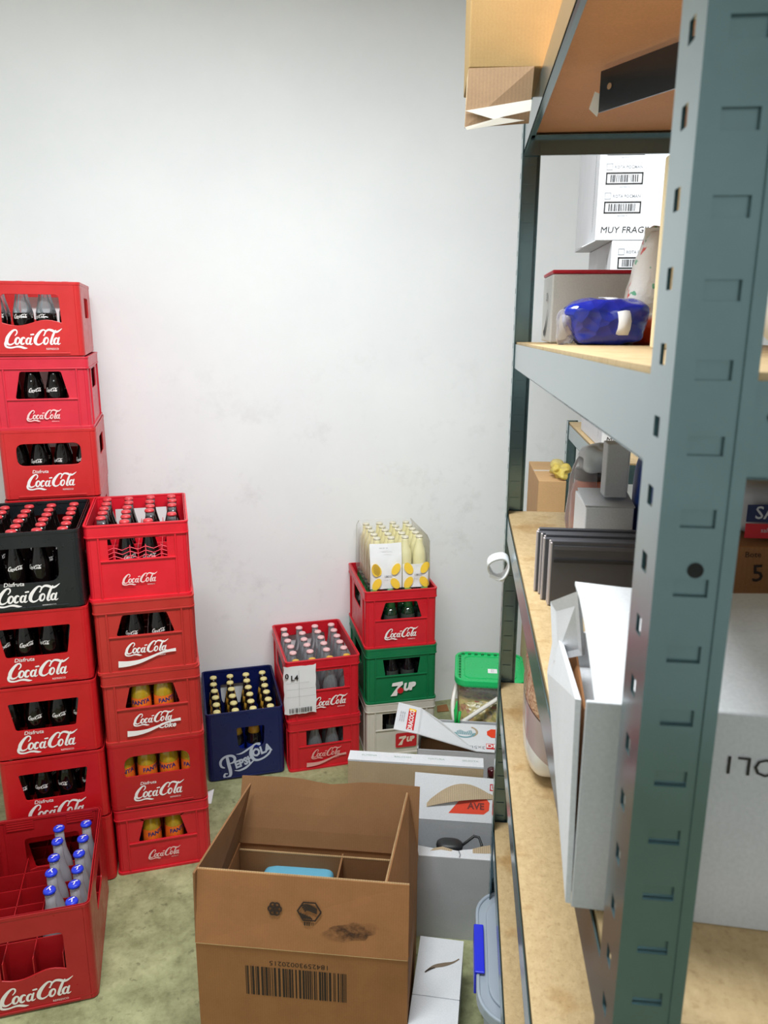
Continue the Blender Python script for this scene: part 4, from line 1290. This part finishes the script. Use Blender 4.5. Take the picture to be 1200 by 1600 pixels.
path = catmull([(-.128, -.060, .400), (-.140, -.110, .345), (-.132, -.142, .292), (-.105, -.150, .288), (-.030, -.146, .345), (.040, -.138, .395)], 5)
hd.tube(path, .0085, 6).build('handle', M_HANDLE, BK, True)
gt = sthing('green_tie', 'small green plastic tie poking up between the bucket and the lettered carton', 'plastic tie', -.098, .915, 0)
MB().tube([(0, 0, .0), (.002, 0, .30), (0, 0, .345), (.004, 0, .385)], [.006, .006, .008, .002], 6).build('stem', M_GREENT, gt, True)
MB().tube([(.012, 0, .0), (.012, 0, .30), (.016, 0, .342)], [.003, .005, .006], 6).build('stem', M_GREENT, gt, True)
ps_ = thing('paper_scrap', 'torn white paper scrap on the floor beside the navy blue crate', 'paper', (.040, 2.675, 0))
mb = MB(); mb.add([(-.03, -.02, .001), (.03, -.03, .001), (.045, .03, .022), (-.02, .028, .003), (0, 0, .012)], [(0, 1, 4), (1, 2, 4), (2, 3, 4), (3, 0, 4)]); mb.build('paper', M_PAPER, ps_)
cs = thing('cardboard_scrap', 'small brown cardboard scrap on the floor against the wall by the white crate', 'cardboard', (1.155, 3.10, 0))
mb = MB(); mb.panel([(-.03, -.015, .001), (.025, -.02, .001), (.028, .02, .014), (-.02, .022, .010)], .003); mb.build('board', M_KRAFT, cs)

# ------------------------------------------------------------------ cartons in the back corner
labs = ['plain tan carton on the floor under two others behind the shelving post', 'plain tan carton in the middle of the narrow stack behind the shelving post', 'light brown carton on top of the narrow stack behind the rear shelving post']
for k in range(3):
    c = sthing('stacked_carton', labs[k], 'box', .212 - .002 * k, 1.10, .412 * k, .01 * (k - 1), 'narrow carton stack in the back corner')
    MB().box(-.047, .047, -.19, .19, 0, .4115).build('body', M_TAN if k < 2 else card('light_brown_board', S(198, 158, 112), .92), c, bevel=.002)
    MB().box(-.047, .047, -.012, .012, .4115, .4121).build('tape_strip', M_TAPE, c)
yb = sthing('yellow_bag', 'crumpled yellow and clear plastic bag on the light brown carton in the corner', 'bag', .246, .99, 1.2365)
MB().blob((-.004, 0, .022), (.030, .075, .024), .8, .9, 34, 4, 32, 20).build('bag', thin('yellow_plastic_bag', S(240, 216, 110), .6, .25), yb, True)

M_FRAG = card('pale_grey_board', S(214, 215, 219), .95, 0, .6)
def fragile_box(label, t, s, z, rz, hh, sets):
    c = sthing('fragile_carton', label, 'box', t, s, z, rz, 'stacked fragile cartons')
    MB().box(0, .38, 0, .40, 0, hh).build('body', M_FRAG, c, bevel=.002)
    mb = MB()
    put_text(mb, 'MUY FRAGIL', .078, .026, .0225, 0, 0.0, .1, 1.05)
    z_ = .068
    for k in range(3):
        frame2d(mb, .018, .114, z_, z_ + .030, .0035); barcode(mb, .030, .102, z_ + .006, z_ + .024, 22, 11 + k)
        z_ += .072
    decal('fragile_lettering', mb, M_INK, c, (0, -.0008, 0))
    mb = MB(); z_ = .068
    for k in range(3):
        frame2d(mb, .018, .034, z_ + .036, z_ + .052, .0012); put_text(mb, 'ROTA POCMAN', .075, z_ + .043, .0100, 0, .01)
        put_text(mb, '1 8437004 72', .066, z_ - .006, .0055)
        z_ += .072
    decal('grey_lettering', mb, M_INKG, c, (0, -.0008, 0))
    mb = MB()
    for k in range(5): put_text(mb, 'ooxOo', .06 + .03 * noise.noise(Vector((k, 0, 0))), .05 + k * .045, .016, PI / 2)
    decal('side_print', mb, M_INKG, c, (-.0008, .12, 0), 'left')
    return c
f3 = fragile_box('white fragile carton at the bottom of the fragile stack, partly seen below the shelf beam', .292, .50, 1.416, 0, .280, 3)
f2_ = fragile_box('white fragile carton in the middle of the fragile stack, behind the red-topped box', .282, .50, 1.697, 0, .284, 3)
f1_ = fragile_box('white fragile carton on top of the fragile stack with barcodes and lettering', .236, .50, 1.982, 0, .290, 3)
mb = MB(); mb.panel([(.002, 0, -.001), (.002, .16, -.001), (-.028, .15, -.012), (-.030, .02, -.016)], .002); mb.build('bottom_flap', M_WHITEB, f1_)

# ------------------------------------------------------------------ on the top shelf
TBX = sthing('top_shelf_carton', 'yellowish brown carton overhanging the top shelf with loose taped bottom flaps', 'box', -.110, -.398, LV[0] + .001, .05)
MB().box(0, .36, 0, .17, 0, .40).build('body', M_TANY, TBX, bevel=.002)
mb = MB(); mb.panel([(0, 0, 0), (.102, 0, .002), (.098, .004, -.078), (-.004, -.004, -.086)], .004); b1 = mb.build('bottom_flap', card('pale_brown_flap', S(160, 130, 100), .85, .08), TBX)
mb = MB(); mb.panel([(0, .06, 0), (0, 0, 0), (-.003, .001, -.082), (-.002, .05, -.074)], .004); mb.build('bottom_flap', M_TAN, TBX)
mb = MB(); mb.panel([(-.004, -.0055, -.062), (.100, -.003, -.046), (.099, -.003, -.062), (.04, -.0045, -.074)], .0008); mb.panel([(-.004, -.0062, -.086), (.05, -.005, -.072), (.09, -.003, -.076), (.0, -.006, -.090)], .0008)
mb.build('tape_strip', plain('torn_white_tape', S(226, 220, 210), .3), b1)

# ------------------------------------------------------------------ on the second shelf
def z2(s_): return LV[1][0] + (LV[1][0] - LV[1][1]) / 1.35 * s_ + .0008
RB = sthing('red_topped_box', 'white box with a red lid on the upper shelf behind the blue packet', 'box', .056, -.22, z2(-.22))
MB().box(0, .165, 0, .17, 0, .126).build('body', card('glossy_white_box', S(214, 212, 208), .96, 0, .3, .5), RB, bevel=.003)
MB().box(-.001, .166, -.001, .171, .1262, .133).build('lid', plain('red_lid', S(196, 22, 44), .3), RB, bevel=.002)
mb = MB(); stroke(mb, [(-.03, .02, .004), (-.01, .018, .014), (.02, .035, .012), (.05, .062, .003)]); put_text(mb, 'SB', .02, .085, .022, 0, .03)
mb.v = [(x * .8, y, z) for x, y, z in mb.v]
decal('side_print', mb, plain('grey_black_print', S(70, 70, 74), .5), RB, (-.0022, .085, 0), 'left')
BP = sthing('blue_packet', 'shiny blue plastic-wrapped packet with a white band on the upper shelf', 'packet', .122, -.385, z2(-.385))
def sq_(q): return (q.x, q.y, q.z * (1 - .25 * (q.x / .07) ** 2))
m, nt, b = _mat('creased_blue_film')
b.inputs['Base Color'].default_value = S(22, 42, 158); b.inputs['Roughness'].default_value = .16; b.inputs['Coat Weight'].default_value = .6
t_ = nt.nodes.new('ShaderNodeTexVoronoi'); t_.inputs['Scale'].default_value = 46; nt.links.new(coords(nt), t_.inputs['Vector'])
bump(nt, b, t_.outputs['Distance'], .7, .008)
MB().blob((.004, 0, .036), (.062, .046, .036), .42, .20, 32, 3, 40, 26).build('packet', m, BP, True)
MB().blob((-.058, 0, .028), (.014, .036, .028), .6, .35, 36, 8).build('clear_end', M_BAGT, BP, True)
mb = MB(); P = []
for i in range(9):
    a = -.5 + 2.2 * i / 8
    y, z = -.049 * math.cos(a), .036 + .041 * math.sin(a)
    x = .010 + .020 * math.cos(a * 1.1)
    P += [(x - .010, y, z), (x + .010, y - .001, z)]
mb.add(P, [(2 * i, 2 * i + 1, 2 * i + 3, 2 * i + 2) for i in range(8)])
o = mb.build('white_band', M_PAPER, BP, True); o.modifiers.new('thick', 'SOLIDIFY').thickness = .001
PB = sthing('printed_bag', 'white plastic bag with red and green prints on the upper shelf beside the blue packet', 'bag', .205, -.33, z2(-.33))
def lean(q): return (q.x * (1.0 - 3.4 * max(0, q.z + .03)) + .10 * q.z, q.y * (1 - 2.2 * max(0, q.z)), q.z)
def print_mat():
    m, nt, b = _mat('printed_bag_film')
    v = coords(nt)
    c1, f1 = noise_ramp(nt, v, 34, 2, .60, .64, S(236, 230, 222), S(222, 84, 70))
    c2, f2 = noise_ramp(nt, coords(nt, 'Object', (1.3, .9, 1.1)), 41, 2, .63, .66, (0, 0, 0, 1), (1, 1, 1, 1))
    o = mixc(nt, c2, c1, S(110, 180, 140))
    sep = nt.nodes.new('ShaderNodeSeparateXYZ'); nt.links.new(v, sep.inputs[0])
    mr = nt.nodes.new('ShaderNodeMapRange'); mr.inputs[1].default_value = .050; mr.inputs[2].default_value = .040
    nt.links.new(sep.outputs[2], mr.inputs[0])
    nt.links.new(mixc(nt, mr.outputs[0], o, S(214, 70, 36)), b.inputs['Base Color'])
    b.inputs['Roughness'].default_value = .28
    c3, f3 = noise_ramp(nt, v, 60, 4, .2, .8, (0,) * 4, (1,) * 4); bump(nt, b, f3, .5, .006)
    return m
MB().blob((0, 0, .095), (.036, .045, .095), .55, .22, 26, 6, 34, 26, 0, lean).build('bag', print_mat(), PB, True)
MB().box(-.012, .016, -.003, .003, .170, .192).build('sealed_top', plain('white_bag_film', S(236, 230, 222), .3), PB)
CB = sthing('cream_board_box', 'narrow cream coloured box standing on edge on the upper shelf by the near post', 'box', .127, -.75, z2(-.75))
MB().box(0, .045, 0, .022, 0, .222).build('body', M_CREAM, CB, bevel=.002)
MB().box(.015, .030, -.0005, .0225, .19, .2226).build('tape_strip', M_TAPE, CB)
WB = sthing('white_plastic_bag', 'crumpled white plastic bag on the upper shelf right of the near post', 'bag', .185, -1.10, z2(-1.10))
MB().blob((0, 0, .062), (.058, .07, .062), .8, .3, 16, 12).build('bag', thin('white_bag', S(225, 228, 230), .75, .3), WB, True)
MB().blob((-.01, 0, .118), (.018, .02, .022), 1, .4, 30, 3).build('knot', thin('white_bag', S(225, 228, 230), .75, .3), WB, True)

# ------------------------------------------------------------------ on the third shelf
z3 = LV[2] + .0005
JR = sthing('sauce_jar', 'orange sauce jar with dark lid in a clear bag on the middle shelf', 'jar', .140, -.27, z3)
MB().lathe([(.030, 0), (.034, .004), (.034, .105), (.028, .124), (.026, .132)], 18).build('jar', plain('orange_sauce', S(206, 98, 52), .15, 0, .6), JR, True)
MB().lathe([(.028, .130), (.029, .148), (.026, .151), (.001, .1515)], 18).build('lid', plain('dark_jar_lid', S(60, 50, 50), .4), JR, True)
CBG = sthing('clear_bag', 'crumpled clear plastic bag around the orange jar on the middle shelf', 'bag', .125, -.29, z3)
MB().blob((0, .0, .085), (.027, .03, .092), .75, .22, 20, 5, 26, 18).build('bag', M_BAGT, CBG, True)
MB().blob((.026, 0, .172), (.034, .036, .026), .8, .35, 30, 7).build('bag_top', plain('grey_crumpled_plastic', S(206, 210, 216), .35), CBG, True)
WC = sthing('small_white_carton', 'small white carton with a dark tab on the middle shelf in front of the jar', 'box', .108, -.45, z3)
MB().box(0, .080, 0, .13, 0, .118).build('body', M_WHITEB, WC, bevel=.002)
mb = MB(); mb.panel([(-.001, 0, .118), (.081, 0, .118), (.081, .09, .130), (-.001, .10, .128)], .002); mb.build('lid_flap', M_GREY_SHADE, WC)
MB().box(.046, .068, -.003, .002, .026, .050).build('dark_tab', M_BLK, WC)
GB = sthing('grey_sleeve_box', 'pale grey box standing on the small white carton of the middle shelf', 'box', .140, -.43, z3 + .1305)
MB().box(0, .038, .0, .04, 0, .092).build('body', M_GREY_SHADE, GB, bevel=.002)
MB().box(.0375, .0385, .0, .04, .01, .08).build('side_panel', M_WHITEB, GB)
BS = sthing('blue_sack', 'tall blue plastic sack on the middle shelf right of the small white carton', 'sack', .235, -.42, z3)
MB().blob((0, 0, .112), (.044, .06, .112), .6, .16, 14, 2, 28, 18).build('sack', M_BLUES, BS, True)
MB().blob((-.005, -.01, .225), (.020, .03, .012), .8, .3, 30, 2).build('folded_top', M_BLUES, BS, True)
BT_lab = ['front dark grey flattened box standing upright behind the big open white carton', 'second', 'third', 'fourth', 'fifth', 'sixth', 'rearmost']
for k in range(7):
    lab = BT_lab[0] if k == 0 else '%s of the dark grey flattened boxes standing upright behind the open white carton' % BT_lab[k]
    BT = sthing('flattened_box', lab, 'box', .036 + .003 * math.sin(k * 2.3) - .0025 * k, -.615 + .0125 * k, z3, 0, 'dark flattened boxes on the middle shelf')
    t_ = MB().box(0, .30, 0, .0095, 0, .101 + .002 * math.cos(k * 1.9)).build('board', M_DARK, BT, bevel=.001)
    MB().box(-.0022, .0015, .001, .0085, .001, .099).build('ragged_edge', M_LAYER, BT)
    if k == 0:
        MB().box(.003, .297, -.0022, 0, .070, .075).build('crease', plain('black_crease', S(44, 44, 48), .6), BT)
        MB().box(.003, .297, -.0016, 0, .090, .096).build('crease', plain('grey_crease', S(92, 92, 98), .5), BT)
OW = sthing('open_white_carton', 'big open white carton upside-down lettered on the middle shelf beside the near post', 'box', -.012, -1.25, z3, -.065)
mb = MB()
mb.box(0, .36, 0, .004, 0, .168); mb.box(.356, .36, .004, .42, 0, .168); mb.box(.004, .356, .416, .42, 0, .05); mb.box(.004, .356, .004, .416, 0, .004)
mb.build('body', [M_GREY_SHADE], OW, bevel=.001)
mb = MB(); mb.panel([(0, .40, 0), (0, .004, 0), (-.003, .006, .166), (.006, .40, .062)], .004); mb.build('left_side', M_WHITEB, OW)
mb = MB(); mb.panel([(.010, .40, .01), (.010, .03, .01), (.012, .10, .110), (.022, .38, .07)], .002); mb.build('inner_liner', M_KRAFT, OW)
mb = MB(); n = 8; P = []
for j in range(5):
    v = j / 4
    for i in range(n + 1):
        u = i / n
        x = (.006 - .002 * v) + .340 * u
        P.append((x, .002 + .19 * v, .168 + .030 * math.sin(v * 1.9) - .006 * v - .004 * math.sin(u * 6) * v))
mb.add(P, [(j * (n + 1) + i, j * (n + 1) + i + 1, (j + 1) * (n + 1) + i + 1, (j + 1) * (n + 1) + i) for j in range(4) for i in range(n)])
o = mb.build('near_flap', M_WHITEB, OW); o.modifiers.new('thick', 'SOLIDIFY').thickness = .003
mb = MB(); mb.panel([(.004, .165, .1905), (.016, .2016, .1135), (-.0045, .30, .0615), (-.008, .35, .1115)], .003); mb.build('torn_side_flap', M_WHITEB, OW)
mb = MB(); put_text(mb, 'ALCOHOL1', .094 + text_w('ALCOHOL1') * .0195 * 1.05 / 2, .131, .0195, PI, 0, 0, 1.05)
decal('carton_lettering', mb, M_INK, OW, (0, -.0012, 0))
BX5 = sthing('brown_box_with_five', 'brown carton with a handwritten 5 on the middle shelf right of the near post', 'box', .226, -.82, z3)
MB().box(0, .19, 0, .16, 0, .162).build('body', M_KRAFT, BX5, bevel=.002)
mb = MB(); put_text(mb, '5', .030, .128, .030, .1, .01); put_text(mb, 'Bote', .022, .152, .010, .05)
decal('box_lettering', mb, M_INKB, BX5, (0, -.0008, 0))
SN = sthing('labelled_bag', 'blue and red lettered bag lying on the brown carton with the handwritten 5', 'bag', .236, -.81, z3 + .1625)
MB().blob((.085, .065, .038), (.088, .062, .038), .45, .07, 14, 3, 30, 18).build('bag', plain('grey_bag_film', S(150, 150, 156), .35), SN, True)
mb = MB(); mb.add([(.002, .028, 0), (.17, .028, 0), (.17, .055, 0), (.002, .049, 0)], [(0, 1, 2, 3)]); decal('navy_label', mb, plain('navy_label', S(28, 38, 82), .5), SN, (0, -.0025, 0))
mb = MB(); mb.add([(.002, .008, 0), (.17, .008, 0), (.17, .026, 0), (.002, .026, 0)], [(0, 1, 2, 3)]); decal('red_label', mb, M_REDP, SN, (0, -.0025, 0))
mb = MB(); put_text(mb, 'SAN', .032, .039, .022, 0, .01, 0, 1); put_text(mb, 'sal marina', .036, .018, .008)
decal('bag_lettering', mb, M_GREY_SHADE, SN, (0, -.0035, 0))

# ------------------------------------------------------------------ on the fourth shelf and hanging
z4 = LV[3] + .0005
GR = sthing('grain_bag', 'clear bag of brown grain with a white base on the lower shelf', 'bag', .092, -.36, z4)
def bag_mat():
    m, nt, b = _mat('grain_bag_film')
    v = coords(nt)
    sep = nt.nodes.new('ShaderNodeSeparateXYZ'); nt.links.new(v, sep.inputs[0])
    ad = nt.nodes.new('ShaderNodeMath'); ad.operation = 'MULTIPLY_ADD'; ad.inputs[1].default_value = .8
    nt.links.new(sep.outputs[0], ad.inputs[0]); nt.links.new(sep.outputs[2], ad.inputs[2])
    t = nt.nodes.new('ShaderNodeTexVoronoi'); t.inputs['Scale'].default_value = 260
    nt.links.new(v, t.inputs['Vector'])
    r1 = nt.nodes.new('ShaderNodeValToRGB'); r1.color_ramp.elements[0].color = S(168, 116, 88); r1.color_ramp.elements[1].color = S(226, 192, 160)
    sp = nt.nodes.new('ShaderNodeSeparateColor'); nt.links.new(t.outputs['Color'], sp.inputs[0]); nt.links.new(sp.outputs[0], r1.inputs[0])
    r2 = nt.nodes.new('ShaderNodeValToRGB'); r2.color_ramp.interpolation = 'CONSTANT'
    e = r2.color_ramp.elements
    e[0].color = S(238, 236, 234); e[0].position = 0
    e[1].color = S(188, 168, 168); e[1].position = .178
    k = e.new(.405); k.color = S(96, 72, 68)
    k = e.new(.418); k.color = (0, 0, 0, 1)
    mr = nt.nodes.new('ShaderNodeMapRange'); mr.inputs[1].default_value = -.02; mr.inputs[2].default_value = .30
    nt.links.new(ad.outputs[0], mr.inputs[0]); nt.links.new(mr.outputs[0], r2.inputs[0])
    gt_ = nt.nodes.new('ShaderNodeMath'); gt_.operation = 'GREATER_THAN'; gt_.inputs[1].default_value = .418
    nt.links.new(mr.outputs[0], gt_.inputs[0])
    nt.links.new(mixc(nt, gt_.outputs[0], r2.outputs[0], r1.outputs[0]), b.inputs['Base Color'])
    b.inputs['Roughness'].default_value = .25
    b.inputs['Coat Weight'].default_value = .4
    return m
def taper(q): return (q.x * (1 - .9 * max(0, q.z - .02)), q.y * (1 - 1.2 * max(0, q.z)), q.z)
MB().blob((0, 0, .165), (.062, .10, .165), .55, .07, 14, 4, 36, 26, 0, taper).build('bag', bag_mat(), GR, True)
MB().box(-.045, .045, -.004, .004, .318, .350).build('sealed_top', M_BAGT, GR)
TR = sthing('tape_ring', 'white loop of tape stuck on the front beam of the middle shelf', 'tape', -.0225, -.225, 1.286)
mb = MB(); P = []; n = 26
for i in range(n):
    a = 2 * PI * i / n
    r = .0225 + .0014 * math.sin(3 * a)
    for y, k in ((-.013, 1.0), (.013, 1.0), (.013, .84), (-.013, .84)):
        P.append((r * k * math.cos(a), y + .004 * math.sin(a * 2), r * 1.18 * k * math.sin(a)))
mb.add(P, [(i * 4 + k, i * 4 + (k + 1) % 4, ((i + 1) % n) * 4 + (k + 1) % 4, ((i + 1) % n) * 4 + k) for i in range(n) for k in range(4)])
mb.build('loop', M_PAPER, TR, True); TR.rotation_euler[0] = .22
MB().panel([(-.018, -.013, -.020), (.012, -.014, -.030), (.014, -.012, -.024), (-.016, -.012, -.012)], .001).build('tape_tail', M_PAPER, TR)

# ------------------------------------------------------------------ clear box on the lowest shelf
z6 = LV[5] + .0005
PC = sthing('clear_storage_box', 'translucent plastic storage box with a blue side clip poking out below the bottom boards', 'storage box', .115, -.215, z6)
MB().loft([[(x, y, 0) for x, y in rrect(.24, .33, .04)], [(x, y, .19) for x, y in rrect(.275, .37, .05)]]).build('tub', M_TUB, PC, True)
mb = MB(); mb.slab(rrect(.298, .400, .085, 8), .190, .205); mb.ring(.302, .404, .088, .008, .182, .210, 0, 8); mb.slab(rrect(.25, .345, .07, 8), .205, .213)
mb.build('lid', thin('translucent_lid', S(196, 208, 222), .62, .2, (.9, .93, .96, 1)), PC, bevel=.003)
mb = MB(); mb.box(-.1555, -.149, -.075, .070, .155, .212); mb.box(-.1555, -.132, -.075, .070, .211, .216)
mb.build('side_clip', M_CLIP, PC, bevel=.003)
